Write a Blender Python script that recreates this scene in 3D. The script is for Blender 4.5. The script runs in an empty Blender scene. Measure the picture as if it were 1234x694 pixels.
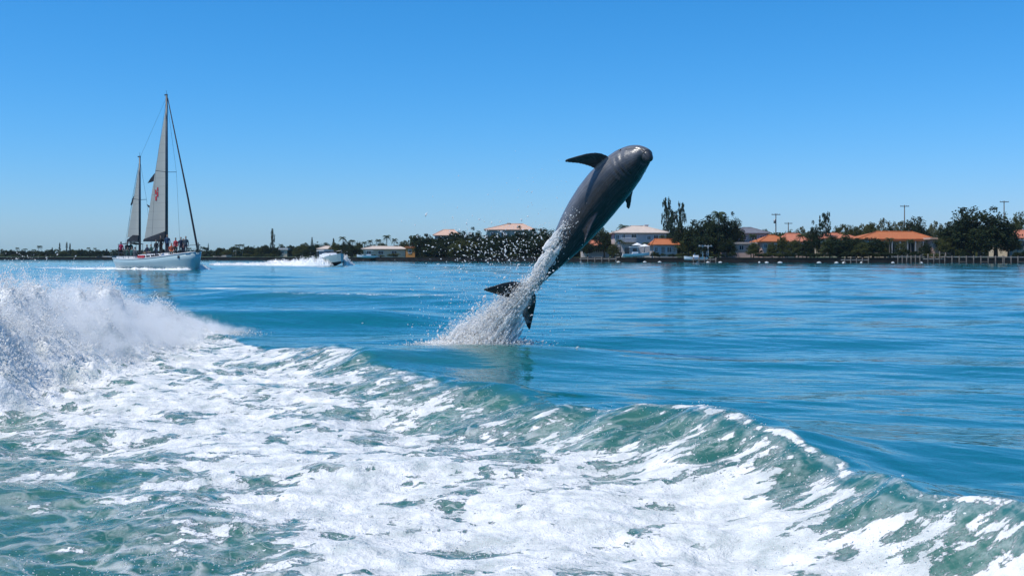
import bpy, math, random
import numpy as np
from mathutils import Vector, Matrix, noise as mnoise

random.seed(7)
RNG = np.random.default_rng(11)
SC = bpy.context.scene
COL = SC.collection
R = math.radians

# ------------------------------------------------------------------ camera
CAM_H = 1.5                     # eye height above mean water, metres
FPX = 1323.0                    # focal length in photograph pixels (1234 wide)
HOR = 309.0                     # horizon row in the photograph
cam = bpy.data.cameras.new('camera')
camo = bpy.data.objects.new('camera', cam)
COL.objects.link(camo)
camo.location = (0, 0, CAM_H)
camo.rotation_euler = (R(90), 0, 0)
cam.sensor_width = 36.0
cam.lens = 36.0 * FPX / 1234.0
cam.shift_y = -(347.0 - HOR) / 1234.0
cam.clip_start = 0.1
cam.clip_end = 30000
SC.camera = camo

# ------------------------------------------------------------------ sky and sun
SUN_AZ = -116.0                  # clockwise from +Y (view direction)
SUN_EL = 62.0
world = bpy.data.worlds.new('World')
SC.world = world
world.use_nodes = True
wn = world.node_tree
bg = wn.nodes['Background']
sky = wn.nodes.new('ShaderNodeTexSky')
sky.sky_type = 'NISHITA'
sky.sun_disc = False
sky.sun_elevation = R(SUN_EL)
sky.sun_rotation = R(SUN_AZ)
sky.air_density = 1.0
sky.dust_density = 0.35
sky.ozone_density = 4.0
# the photograph's deep azure grading, one curve for the whole sky: red falls off faster, green and blue scaled
sep = wn.nodes.new('ShaderNodeSeparateColor'); com = wn.nodes.new('ShaderNodeCombineColor')
wn.links.new(sky.outputs[0], sep.inputs[0])
def wmath(op, a, b):
    nd = wn.nodes.new('ShaderNodeMath'); nd.operation = op
    for k, v in enumerate((a, b)):
        if isinstance(v, (int, float)): nd.inputs[k].default_value = v
        else: wn.links.new(v, nd.inputs[k])
    return nd.outputs[0]
red = wmath('MULTIPLY', wmath('POWER', sep.outputs[0], 1.88), .113)
wn.links.new(wmath('MINIMUM', red, wmath('MULTIPLY', sep.outputs[0], .7)), com.inputs[0])
wn.links.new(wmath('MULTIPLY', sep.outputs[1], .75), com.inputs[1])
wn.links.new(wmath('MULTIPLY', sep.outputs[2], 1.16), com.inputs[2])
wn.links.new(com.outputs[0], bg.inputs[0])
bg.inputs[1].default_value = 0.13
sl = bpy.data.lights.new('sun', 'SUN')
sl.energy = 4.2
sl.angle = R(0.53)
sl.color = (1.0, 0.945, 0.865)
suno = bpy.data.objects.new('sun', sl)
COL.objects.link(suno)
sd = Vector((math.sin(R(SUN_AZ)) * math.cos(R(SUN_EL)), math.cos(R(SUN_AZ)) * math.cos(R(SUN_EL)), math.sin(R(SUN_EL))))
suno.rotation_euler = sd.to_track_quat('Z', 'Y').to_euler()
suno.location = (-30, 30, 60)
vs = SC.view_settings
vs.view_transform = 'Standard'
vs.look = 'None'
vs.exposure = 0.0
vs.gamma = 1.0
vs.use_curve_mapping = False
SC.cycles.use_denoising = True
SC.cycles.max_bounces = 10
SC.cycles.diffuse_bounces = 8
SC.cycles.volume_bounces = 4
SC.cycles.volume_step_rate = 1.0
SC.cycles.transparent_max_bounces = 6
SC.cycles.sample_clamp_indirect = 6.0


def at(px, py, Y):
    """photograph pixel at depth Y -> world point"""
    return Vector(((px - 617.0) / FPX * Y, Y, CAM_H - (py - HOR) / FPX * Y))


# ------------------------------------------------------------------ helpers
def props(o, label=None, cat=None, group=None, kind=None):
    if label: o['label'] = label
    if cat: o['category'] = cat
    if group: o['group'] = group
    if kind: o['kind'] = kind
    return o


def link(o, parent=None):
    COL.objects.link(o)
    if parent is not None:
        o.parent = parent
    return o


def empty(name, loc, rz=0.0, scale=1.0):
    o = bpy.data.objects.new(name, None)
    link(o)
    o.location = loc
    o.rotation_euler = (0, 0, rz)
    o.scale = (scale, scale, scale) if not hasattr(scale, '__len__') else scale
    o.empty_display_size = 0.2
    return o


def fast_mesh(name, V, F, smooth=True):
    V = np.asarray(V, np.float32)
    F = np.asarray(F, np.int32)
    k = F.shape[1]
    me = bpy.data.meshes.new(name)
    me.vertices.add(len(V))
    me.vertices.foreach_set('co', V.ravel())
    me.loops.add(F.size)
    me.loops.foreach_set('vertex_index', F.ravel())
    me.polygons.add(len(F))
    me.polygons.foreach_set('loop_start', np.arange(0, F.size, k, dtype=np.int32))
    me.polygons.foreach_set('loop_total', np.full(len(F), k, np.int32))
    me.polygons.foreach_set('use_smooth', np.full(len(F), smooth, bool))
    me.update(calc_edges=True)
    me.validate()
    return me


class MB:
    """collects shapes into one mesh"""
    def __init__(self):
        self.v = []; self.f = []; self.m = []

    def add(self, vs_, fs_, mi=0):
        b = len(self.v)
        self.v += [tuple(p) for p in vs_]
        self.f += [tuple(i + b for i in f) for f in fs_]
        self.m += [mi] * len(fs_)

    def box(self, x0, x1, y0, y1, z0, z1, mi=0):
        self.add([(x0, y0, z0), (x1, y0, z0), (x1, y1, z0), (x0, y1, z0), (x0, y0, z1), (x1, y0, z1), (x1, y1, z1), (x0, y1, z1)],
                 [(0, 3, 2, 1), (4, 5, 6, 7), (0, 1, 5, 4), (1, 2, 6, 5), (2, 3, 7, 6), (3, 0, 4, 7)], mi)

    def tube(self, pts, rad, n=8, mi=0, cap=True):
        pts = [Vector(p) for p in pts]
        if not hasattr(rad, '__len__'): rad = [rad] * len(pts)
        vs_, fs_ = [], []
        ref = None
        for i, p in enumerate(pts):
            d = (pts[min(i + 1, len(pts) - 1)] - pts[max(i - 1, 0)]).normalized()
            if ref is None:
                ref = Vector((1, 0, 0)) if abs(d.x) < 0.8 else Vector((0, 1, 0))
            a = (ref - d * ref.dot(d)).normalized()
            ref = a
            b = d.cross(a)
            for k in range(n):
                t = 2 * math.pi * k / n
                vs_.append(p + (a * math.cos(t) + b * math.sin(t)) * rad[i])
        for i in range(len(pts) - 1):
            for k in range(n):
                k2 = (k + 1) % n
                fs_.append((i * n + k, i * n + k2, (i + 1) * n + k2, (i + 1) * n + k))
        if cap:
            fs_.append(tuple(range(n))[::-1])
            fs_.append(tuple((len(pts) - 1) * n + k for k in range(n)))
        self.add(vs_, fs_, mi)

    def loft(self, rings, mi=0, cap=True):
        n = len(rings[0])
        vs_ = [p for r in rings for p in r]
        fs_ = []
        for i in range(len(rings) - 1):
            for k in range(n):
                k2 = (k + 1) % n
                fs_.append((i * n + k, i * n + k2, (i + 1) * n + k2, (i + 1) * n + k))
        if cap:
            fs_.append(tuple(range(n))[::-1])
            fs_.append(tuple((len(rings) - 1) * n + k for k in range(n)))
        self.add(vs_, fs_, mi)

    def ball(self, c, r, n=8, mi=0):
        c = Vector(c)
        if not hasattr(r, '__len__'): r = (r, r, r)
        rings = []
        for i in range(n // 2 + 1):
            ph = -math.pi / 2 + math.pi * i / (n // 2)
            cr = max(math.cos(ph), 0.03)
            rings.append([(c.x + r[0] * cr * math.cos(2 * math.pi * k / n), c.y + r[1] * cr * math.sin(2 * math.pi * k / n), c.z + r[2] * math.sin(ph)) for k in range(n)])
        self.loft(rings, mi)

    def mesh(self, name, mats, smooth=False):
        me = bpy.data.meshes.new(name)
        me.from_pydata(self.v, [], self.f)
        for m in (mats if isinstance(mats, (list, tuple)) else [mats]):
            me.materials.append(m)
        me.polygons.foreach_set('material_index', self.m)
        me.polygons.foreach_set('use_smooth', [smooth] * len(self.f))
        me.update()
        return me

    def build(self, name, mats, parent=None, smooth=False):
        return link(bpy.data.objects.new(name, self.mesh(name, mats, smooth)), parent)


# ------------------------------------------------------------------ numpy noise
def _hash(ix, iy, seed):
    h = (ix.astype(np.int64) * 374761393 + iy.astype(np.int64) * 668265263 + seed * 1442695041) & 0x7fffffff
    h = ((h ^ (h >> 13)) * 1274126177) & 0x7fffffff
    return (h ^ (h >> 16)) & 0x7fffffff


def perlin(x, y, seed=0):
    x0 = np.floor(x); y0 = np.floor(y)
    fx = x - x0; fy = y - y0
    u = fx * fx * fx * (fx * (fx * 6 - 15) + 10)
    v = fy * fy * fy * (fy * (fy * 6 - 15) + 10)

    def g(ix, iy, dx, dy):
        a = _hash(ix, iy, seed) * (2 * np.pi / 0x7fffffff)
        return np.cos(a) * dx + np.sin(a) * dy
    n00 = g(x0, y0, fx, fy); n10 = g(x0 + 1, y0, fx - 1, fy)
    n01 = g(x0, y0 + 1, fx, fy - 1); n11 = g(x0 + 1, y0 + 1, fx - 1, fy - 1)
    return ((n00 * (1 - u) + n10 * u) * (1 - v) + (n01 * (1 - u) + n11 * u) * v) * 1.5


def fbm(x, y, oct=4, seed=0, gain=0.5):
    s = 0; a = 1.0
    for i in range(oct):
        s = s + a * perlin(x, y, seed + i * 17)
        x = x * 2.03 + 3.1; y = y * 2.03 - 1.7; a *= gain
    return s


def sstep(a, b, x):
    t = np.clip((x - a) / (b - a), 0, 1)
    return t * t * (3 - 2 * t)


# ------------------------------------------------------------------ node helpers
class NT:
    def __init__(self, name):
        self.mat = bpy.data.materials.new(name)
        self.mat.use_nodes = True
        self.t = self.mat.node_tree
        self.p = self.t.nodes['Principled BSDF']
        self.out = self.t.nodes['Material Output']

    def n(self, typ, **kw):
        nd = self.t.nodes.new(typ)
        for k, v in kw.items():
            setattr(nd, k, v)
        return nd

    def put(self, sock, val):
        if hasattr(val, 'is_output') or isinstance(val, bpy.types.NodeSocket):
            self.t.links.new(val, sock)
        else:
            sock.default_value = val

    def math(self, op, a, b=None, c=None, clamp=False):
        nd = self.n('ShaderNodeMath', operation=op, use_clamp=clamp)
        self.put(nd.inputs[0], a)
        if b is not None: self.put(nd.inputs[1], b)
        if c is not None: self.put(nd.inputs[2], c)
        return nd.outputs[0]

    def ss(self, x, a, b):
        nd = self.n('ShaderNodeMapRange', interpolation_type='SMOOTHSTEP')
        self.put(nd.inputs['Value'], x); self.put(nd.inputs['From Min'], a); self.put(nd.inputs['From Max'], b)
        return nd.outputs[0]

    def lin(self, x, a, b, c, d):
        nd = self.n('ShaderNodeMapRange')
        for s, v in zip(('Value', 'From Min', 'From Max', 'To Min', 'To Max'), (x, a, b, c, d)):
            self.put(nd.inputs[s], v)
        return nd.outputs[0]

    def noise(self, vec, scale, detail=4, rough=0.55, dist=0.0):
        nd = self.n('ShaderNodeTexNoise')
        if vec is not None: self.t.links.new(vec, nd.inputs['Vector'])
        nd.inputs['Scale'].default_value = scale
        nd.inputs['Detail'].default_value = detail
        nd.inputs['Roughness'].default_value = rough
        nd.inputs['Distortion'].default_value = dist
        return nd.outputs[0]

    def mix(self, f, a, b):
        nd = self.n('ShaderNodeMix', data_type='RGBA')
        self.put(nd.inputs[0], f)
        self.put(nd.inputs[6], a if hasattr(a, 'is_output') else (*a, 1)[:4])
        self.put(nd.inputs[7], b if hasattr(b, 'is_output') else (*b, 1)[:4])
        return nd.outputs[2]

    def attr(self, name):
        return self.n('ShaderNodeAttribute', attribute_name=name)

    def pos(self):
        return self.n('ShaderNodeNewGeometry').outputs['Position']

    def obj(self):
        return self.n('ShaderNodeTexCoord').outputs['Object']

    def scale(self, vec, s):
        nd = self.n('ShaderNodeVectorMath', operation='MULTIPLY')
        self.t.links.new(vec, nd.inputs[0])
        nd.inputs[1].default_value = s
        return nd.outputs[0]

    def bump(self, h, strength=1.0, dist=1.0):
        nd = self.n('ShaderNodeBump')
        self.t.links.new(h, nd.inputs['Height'])
        nd.inputs['Strength'].default_value = strength
        nd.inputs['Distance'].default_value = dist
        return nd.outputs[0]


def simple(name, col, rough=0.6, var=0.15, scale=3.0, metal=0.0, bump=0.0, coord='obj', spec=0.5):
    """procedural paint / plaster / wood with noise variation"""
    m = NT(name)
    v = m.obj() if coord == 'obj' else m.pos()
    n = m.noise(v, scale, 5, 0.6)
    lo = tuple(c * (1 - var) for c in col); hi = tuple(min(1, c * (1 + var)) for c in col)
    m.t.links.new(m.mix(m.lin(n, 0.3, 0.7, 0, 1), lo, hi), m.p.inputs['Base Color'])
    m.p.inputs['Roughness'].default_value = rough
    m.p.inputs['Metallic'].default_value = metal
    m.p.inputs['Specular IOR Level'].default_value = spec
    if bump > 0:
        m.t.links.new(m.bump(m.noise(v, scale * 6, 4), bump, 0.02), m.p.inputs['Normal'])
    return m.mat


# ================================================================== THE SEA
def catmull(P, n):
    P = np.asarray(P, float)
    out = []
    for i in range(len(P) - 1):
        p0 = P[max(i - 1, 0)]; p1 = P[i]; p2 = P[i + 1]; p3 = P[min(i + 2, len(P) - 1)]
        for t in np.linspace(0, 1, n, endpoint=False):
            out.append(0.5 * ((2 * p1) + (-p0 + p2) * t + (2 * p0 - 5 * p1 + 4 * p2 - p3) * t * t + (-p0 + 3 * p1 - 3 * p2 + p3) * t ** 3))
    out.append(P[-1])
    return np.array(out)


# wake crest running away from the boat: x, y, height
CREST = catmull([(4.4, 1.2, .30), (3.3, 3.2, .38), (2.42, 5.18, .35), (1.93, 6.6, .34), (1.42, 8.7, .33), (.24, 10.3, .22), (-.95, 12.1, .12),
                 (-2.0, 14.0, .20), (-3.4, 16.6, .09), (-5.0, 19.6, .06), (-6.6, 23, .04), (-8, 27, 0.0)], 8)
# breaking side wave on the left: x, y, height
BREAK = catmull([(-8.0, 4.5, .4), (-6.6, 8.3, .66), (-5.75, 10.8, .84), (-6.1, 13.6, .90), (-6.35, 16.5, .82), (-6.35, 19.0, .52), (-6.3, 20.8, .20), (-6.35, 22.0, .0)], 8)


def poly_dist(X, Y, P):
    """signed distance (left of the running direction positive), run length and third column at the nearest point"""
    best = np.full(X.shape, 1e9); sg = np.zeros(X.shape); hh = np.zeros(X.shape); run = np.zeros(X.shape)
    L = 0.0
    for i in range(len(P) - 1):
        ax, ay, ah = P[i]; bx, by, bh = P[i + 1]
        dx, dy = bx - ax, by - ay
        l2 = dx * dx + dy * dy; l = math.sqrt(l2)
        t = np.clip(((X - ax) * dx + (Y - ay) * dy) / l2, 0, 1)
        ex = X - (ax + t * dx); ey = Y - (ay + t * dy)
        d = ex * ex + ey * ey
        m = d < best
        best = np.where(m, d, best)
        sg = np.where(m, np.sign(dx * ey - dy * ex), sg)
        hh = np.where(m, ah + t * (bh - ah), hh)
        run = np.where(m, L + t * l, run)
        L += l
    return np.sqrt(best) * sg, run, hh


# how thickly the foam lies, (u, v, amount), u/v being the bearing and dip at which that spot of water is seen
FOAM_PTS = [(30, 470, 1), (120, 445, .86), (240, 430, .8), (330, 440, .72), (385, 434, .8), (430, 448, .42), (520, 462, .36), (600, 480, .45), (640, 500, .6), (700, 480, .5), (760, 490, .42), (820, 495, .6),
            (60, 520, .62), (150, 500, .95), (280, 480, .85), (400, 480, .75), (500, 520, .82), (600, 545, .62), (700, 530, .5), (800, 530, .45), (880, 520, .36), (940, 540, .4), (1000, 560, .45),
            (20, 560, .3), (100, 560, .42), (200, 560, .9), (350, 560, .95), (450, 560, .9), (560, 590, .72), (680, 580, .85), (800, 590, .7), (900, 590, .62), (1000, 600, .5), (1100, 600, .5), (1180, 600, .55),
            (60, 610, .34), (140, 610, .36), (230, 600, .5), (330, 610, .9), (450, 640, .95), (600, 640, .95), (760, 610, .7), (880, 630, .85), (1000, 620, .6), (1100, 650, .78), (1200, 640, .72),
            (60, 670, .36), (150, 670, .46), (250, 655, .40), (350, 660, .72), (450, 690, .68), (600, 690, .78), (750, 690, .75), (900, 680, .85), (1050, 680, .65), (1200, 690, .72),
            (-150, 450, 1), (-150, 600, .5), (1400, 650, .6), (300, 760, .5), (700, 780, .75), (1100, 780, .7)]
DOLPHIN_XY = (-.42, 15.4)


def sea(X, Y, spacing):
    """height of the water and what lies on it"""
    r = np.hypot(X, Y)
    z = np.zeros(X.shape)
    warp = 1.3 * perlin(X / 11, Y / 9, 5) + .6 * perlin(X / 4.1, Y / 3.3, 6)
    for lam, amp, dx, dy, ph in ((11.0, .040, .16, 1, .3), (6.4, .030, -.22, 1, 1.1), (3.9, .020, .12, 1, 2.0), (2.5, .0125, .42, .9, .5), (1.55, .0075, -.4, .92, 3.1), (.95, .0042, .1, 1, 4.4), (.55, .0022, .35, .94, 1.7)):
        l = math.hypot(dx, dy); k = 2 * math.pi / lam
        keep = np.clip(lam / (3.0 * spacing) - .4, 0, 1)
        env = .55 + .9 * np.clip(perlin(X / (lam * 2.4), Y / (lam * 1.7), int(lam * 10)) + .35, 0, 1.2)
        z += amp * keep * env * np.sin(k * (X * dx + Y * dy) / l + ph + warp * min(2.2, 3.2 / lam + .6))
    near = r < 60
    foam = np.zeros(X.shape); aer = np.zeros(X.shape); cs = np.zeros(X.shape); cd = np.full(X.shape, -9.0); face = np.zeros(X.shape)
    x = X[near]; y = Y[near]; zz = z[near]
    wob = .20 * perlin(x / 1.5, y / 1.5, 21) + .08 * perlin(x / .45, y / .45, 22)
    d, run, A = poly_dist(x, y, CREST)
    d = d + wob * np.exp(-(d / 1.6) ** 2)
    A = A * (1 + .26 * perlin(run / 1.7, run * 0 + .5, 31) + .12 * perlin(run / .6, run * 0 + 7.5, 32))
    inside = sstep(-.12, .25, d)
    fw = .36 + .18 * sstep(6.0, 10.0, y)            # the face is steeper where the crest is near breaking
    prof = np.where(d > 0, np.exp(-np.abs(d / fw) ** 1.25), (.5 * np.exp(-np.abs(d / .5) ** 1.5) + .5 * np.exp(-(d / 2.8) ** 2)))
    trough = -.07 * np.exp(-((d - 1.05) / .5) ** 2) * np.clip(A / .35, 0, 1)
    far_in = sstep(30, 20, y)
    zz = zz + A * prof + trough
    # rough water inside the wake
    sp = spacing[near]
    k1 = np.clip(1.0 / (3 * sp) - .3, 0, 1); k2 = np.clip(.35 / (3 * sp) - .3, 0, 1)
    chop = .075 * fbm(x / 1.5, y / 1.1, 2, 41) * k1 + .035 * (.5 - np.abs(fbm(x / .55, y / .5, 3, 44))) * k2 + .012 * fbm(x / .16, y / .14, 2, 48) * k2
    zz = zz + chop * inside * far_in * (.55 + .45 * sstep(.3, 1.0, d))
    # fan-shaped furrows drawn up the face of the crest
    fc = np.exp(-((d - .30) / .42) ** 2) * (d > -.2)
    zz = zz + .028 * perlin(run * 3.4 + .5 * d, d * .9, 61) * fc * k2
    # following swells behind
    zz = zz + .27 * np.exp(-((y - 24.5 - .16 * (x + 4) + .6 * perlin(x / 4, y / 4, 71)) / 1.35) ** 2) * sstep(-12, -7, x) * sstep(.6, -3.5, x)
    zz = zz + .25 * np.exp(-((y - 37 + .22 * (x + 5)) / 1.9) ** 2) * sstep(-14, -9, x) * sstep(3, -2.5, x)
    zz = zz + .19 * np.exp(-((x - DOLPHIN_XY[0]) / 2.6) ** 2 - ((y - DOLPHIN_XY[1] + .1) / 1.7) ** 2)
    zz = zz + .10 * np.exp(-((y - 19.2 - .1 * x) / 1.1) ** 2) * sstep(-4, 0, x) * sstep(12, 3, x)
    # the breaking wave
    db, runb, H = poly_dist(x, y, BREAK)
    db = db + .22 * perlin(x / .9, y / .9, 81)
    lump = 1 + .32 * fbm(x / .8, y / .8, 3, 83)
    wid = np.where(db > 0, .95, .62)
    zz = zz + 1.0 * H * np.exp(-(db / wid) ** 2) * lump + H * .10 * fbm(x / .2, y / .2, 2, 91) * np.exp(-(db / 1.0) ** 2)
    zz = zz + H * .16 * np.exp(-(db / 1.1) ** 2) * (.5 - np.abs(fbm(x / .38, y / .38, 3, 87)))
    # foam thickness
    u = x / np.maximum(y, .8) * FPX + 617; v = HOR + 1984.0 / np.maximum(y, 1.2)
    num = np.zeros(x.shape); den = np.zeros(x.shape) + 1e-9
    for a, b, f in FOAM_PTS:
        w = np.exp(-(((u - a) / 62) ** 2 + ((v - b) / 34) ** 2)) + 2e-4 / (1 + ((u - a) / 90) ** 2 + ((v - b) / 50) ** 2)
        num += w * f; den += w
    F = .885 * num / den
    F = F * sstep(-.02, .2, d) * sstep(27, 20, y)
    lip = np.exp(-((d - .03) / .05) ** 2) * sstep(11.5, 9.0, y) * (.56 + .22 * perlin(run / .6, run * 0, 33))
    F = F - .12 * np.exp(-((d - .24) / .18) ** 2) * sstep(12, 10, y) + .17 * sstep(.30, .65, d) * sstep(9, 7, y) * sstep(-.2, .6, x) + .07 * sstep(.4, 1.2, x) * sstep(8.5, 6.5, y)
    F = np.maximum(F, lip)
    brk = np.exp(-(np.maximum(np.abs(db) - .75, 0) / .55) ** 2) * sstep(.05, .3, H)
    F = np.maximum(F, brk)
    F = np.maximum(F, .88 * np.exp(-((x + 3.0) / .55) ** 2 - ((y - 16.0) / .8) ** 2))
    F = np.maximum(F, .95 * np.exp(-((x - DOLPHIN_XY[0] + .05) / .62) ** 2 - ((y - DOLPHIN_XY[1]) / .45) ** 2))
    F = np.maximum(F, .95 * np.exp(-((x + 13.2) / .9) ** 2 - ((y - 50.5) / 1.6) ** 2))
    F = np.maximum(F, .36 * np.exp(-((y - 36.4 + .22 * (x + 5)) / .35) ** 2) * sstep(-9, -7, x) * sstep(-.8, -2.5, x))
    a_ = np.maximum(inside * sstep(27, 17, y), brk)
    a_ = np.maximum(a_, .55 * np.exp(-((d + .35) / .5) ** 2) * sstep(11, 16, y) * sstep(26, 20, y))
    a_ = np.maximum(a_, .75 * np.exp(-((x - DOLPHIN_XY[0]) / 1.1) ** 2 - ((y - DOLPHIN_XY[1] + .5) / 1.1) ** 2))
    a_ = np.maximum(a_, .5 * np.exp(-((y - 36.2 + .22 * (x + 5)) / .9) ** 2) * sstep(-10, -7, x) * sstep(1, -2, x))
    z[near] = zz; foam[near] = F; aer[near] = np.clip(a_, 0, 1); cs[near] = run; cd[near] = d
    face[near] = np.exp(-((d - .30) / .36) ** 2) * (1 - brk) * sstep(14, 9.5, y)
    # the whole sea keeps still a little before the far shore
    return z, foam, aer, cs, cd, face


def sea_z(x, y):
    return float(sea(np.array([float(x)]), np.array([float(y)]), np.array([.03]))[0][0])


def sea_material():
    m = NT('sea_water')
    P = m.pos()
    flat = m.scale(P, (1, 1, .35))
    F = m.attr('foam').outputs['Fac']; AER = m.attr('aerated').outputs['Fac']; FACE = m.attr('face').outputs['Fac']
    cs = m.attr('crest_run').outputs['Fac']; cd = m.attr('crest_dist').outputs['Fac']
    cc = m.n('ShaderNodeCombineXYZ')
    m.put(cc.inputs[0], m.math('MULTIPLY', m.math('SUBTRACT', cs, m.math('MULTIPLY', cd, .30)), 6.5))
    m.put(cc.inputs[1], m.math('MULTIPLY', cd, 1.9))
    nA = m.noise(flat, 1.75, 9, .66, .7)
    nS = m.noise(cc.outputs[0], 1.0, 7, .62, .35)
    mx = m.n('ShaderNodeMix', data_type='FLOAT')
    m.put(mx.inputs[0], m.math('MULTIPLY', FACE, .75)); m.put(mx.inputs[2], nA); m.put(mx.inputs[3], nS)
    nB = m.noise(m.scale(P, (.6, 1.0, .3)), 3.4, 7, .62, .5)
    n = m.math('ADD', m.math('MULTIPLY_ADD', m.math('SUBTRACT', mx.outputs[0], .5), 2.1, .5), m.math('MULTIPLY', m.math('SUBTRACT', nB, .5), 1.5))
    n = m.math('ADD', n, m.math('MULTIPLY', m.math('SUBTRACT', m.noise(flat, 11, 5, .65, .4), .5), .85))
    thr = m.lin(F, 0, 1, 1.0, .06)
    sheet = m.ss(n, m.math('SUBTRACT', thr, .04), m.math('ADD', thr, .085))
    sheet = m.math('MAXIMUM', sheet, m.ss(F, .92, .985))
    # thin veins of foam
    wv = m.n('ShaderNodeVectorMath', operation='ADD')
    nz = m.n('ShaderNodeTexNoise'); m.t.links.new(flat, nz.inputs['Vector']); nz.inputs['Scale'].default_value = 1.9; nz.inputs['Detail'].default_value = 3
    m.t.links.new(flat, wv.inputs[0]); m.t.links.new(m.scale(nz.outputs['Color'], (.9, .9, 0)), wv.inputs[1])
    vo = m.n('ShaderNodeTexVoronoi', feature='DISTANCE_TO_EDGE'); vo.inputs['Scale'].default_value = 2.3
    m.t.links.new(m.scale(wv.outputs[0], (.75, 1.1, .3)), vo.inputs['Vector'])
    vein = m.math('SUBTRACT', 1.0, m.ss(vo.outputs['Distance'], .0, m.lin(m.noise(flat, 2.2, 4), .40, .68, .001, .17)))
    vo2 = m.n('ShaderNodeTexVoronoi', feature='DISTANCE_TO_EDGE'); vo2.inputs['Scale'].default_value = 8.5
    m.t.links.new(wv.outputs[0], vo2.inputs['Vector'])
    vein2 = m.math('MULTIPLY', m.math('SUBTRACT', 1.0, m.ss(vo2.outputs['Distance'], .0, .10)), m.ss(nA, .40, .58))
    vein = m.math('MULTIPLY', m.math('MAXIMUM', vein, m.math('MULTIPLY', vein2, .75)), m.math('MULTIPLY', m.ss(F, .16, .45), m.math('SUBTRACT', .9, m.math('MULTIPLY', FACE, .55))))
    speck = m.math('MULTIPLY', m.ss(m.noise(P, 34, 2), .66, .72), m.ss(m.math('ADD', F, m.math('MULTIPLY', m.math('SUBTRACT', nA, .5), 1.6)), .22, .55))
    thin = m.math('MULTIPLY', m.ss(n, m.math('SUBTRACT', thr, .30), thr), m.lin(m.noise(P, 9, 4), .35, .65, .0, .42))
    foam = m.math('MAXIMUM', m.math('MAXIMUM', m.math('MULTIPLY', sheet, m.lin(m.noise(flat, 3.3, 6, .65), .36, .58, .62, 1.0)), m.math('MULTIPLY', vein, .62)), m.math('MAXIMUM', speck, thin))
    foam = m.math('MULTIPLY', foam, m.ss(F, .06, .2), clamp=True)
    # water body
    deep = m.mix(m.lin(m.noise(m.scale(P, (.03, .06, 0)), 1.0, 3), .35, .65, 0, 1), (.005, .115, .148), (.007, .138, .164))
    green = m.mix(m.lin(m.noise(flat, .9, 3), .35, .65, 0, 1), (.026, .105, .086), (.048, .150, .115))
    m.t.links.new(m.mix(AER, deep, green), m.p.inputs['Base Color'])
    m.p.inputs['Roughness'].default_value = .07
    m.p.inputs['IOR'].default_value = 1.333
    m.p.subsurface_method = 'BURLEY'
    m.p.inputs['Subsurface Weight'].default_value = 1.0
    m.p.inputs['Subsurface Radius'].default_value = (.4, 1.0, 1.0)
    m.p.inputs['Subsurface Scale'].default_value = .8
    # ripples
    r1 = m.noise(m.scale(P, (.55, 1.0, 1)), 1.1, 3, .5, .4)
    r2 = m.noise(m.scale(P, (.6, 1.0, 1)), 4.2, 3, .5, .3)
    r3 = m.noise(P, 16, 3, .55)
    hgt = m.math('ADD', m.math('MULTIPLY', r1, .048), m.math('MULTIPLY', r2, .009))
    hgt = m.math('ADD', hgt, m.math('MULTIPLY', m.math('MULTIPLY', r3, AER), .010))
    m.t.links.new(m.bump(hgt, 1.0, 1.0), m.p.inputs['Normal'])
    # foam body
    fp = m.n('ShaderNodeBsdfPrincipled')
    fcol = m.mix(m.lin(m.noise(P, 6, 5, .65), .35, .68, 0, 1), (.66, .67, .655), (.90, .89, .865))
    m.t.links.new(fcol, fp.inputs['Base Color'])
    fp.inputs['Roughness'].default_value = .75
    fp.inputs['Specular IOR Level'].default_value = .25
    fh = m.math('ADD', m.math('MULTIPLY', sheet, .035), m.math('ADD', m.math('MULTIPLY', m.noise(P, 5, 6, .65), .085), m.math('MULTIPLY', m.noise(P, 24, 4, .6), .014)))
    m.t.links.new(m.bump(fh, .85, 1.0), fp.inputs['Normal'])
    ms = m.n('ShaderNodeMixShader')
    m.put(ms.inputs[0], foam); m.t.links.new(m.p.outputs[0], ms.inputs[1]); m.t.links.new(fp.outputs[0], ms.inputs[2])
    m.t.links.new(ms.outputs[0], m.out.inputs['Surface'])
    return m.mat


def build_sea():
    th = np.concatenate([np.linspace(-np.pi, -.62, 60, endpoint=False), np.linspace(-.62, .62, 880, endpoint=False), np.linspace(.62, np.pi, 61)])[:-1]
    rr = [.4]
    while rr[-1] < 3000:
        r = rr[-1]
        q = .05 if r < 3.5 else .0045 if r < 24 else .006 if r < 60 else .010 if r < 300 else .06
        rr.append(r * (1 + q))
    rr = np.array(rr)
    T, RR = np.meshgrid(th, rr)
    X = RR * np.sin(T); Y = RR * np.cos(T)
    dth = np.gradient(th); dr = np.gradient(rr)
    spc = np.maximum(RR * dth[None, :], dr[:, None] * .6)
    z, foam, aer, cs, cd, face = sea(X.ravel(), Y.ravel(), spc.ravel())
    nr, nt = X.shape
    V = np.stack([X.ravel(), Y.ravel(), z], 1)
    i = np.arange(nr - 1)[:, None] * nt; j = np.arange(nt)[None, :]; j2 = (j + 1) % nt
    Fq = np.stack([i + j, i + j2, i + nt + j2, i + nt + j], -1).reshape(-1, 4)
    Fq = Fq[:, ::-1]
    V = np.concatenate([V, [[0, 0, float(z[:nt].mean())]]])
    me = fast_mesh('water', V, Fq, True)
    for nm, a in (('foam', foam), ('aerated', aer), ('crest_run', cs), ('crest_dist', cd), ('face', face)):
        at_ = me.attributes.new(nm, 'FLOAT', 'POINT')
        at_.data.foreach_set('value', np.concatenate([a, [0]]).astype(np.float32))
    me.materials.append(sea_material())
    o = link(bpy.data.objects.new('water', me))
    props(o, 'blue bay water with white foamy boat wake and green wave faces', 'water', kind='structure')
    return o


build_sea()


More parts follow.
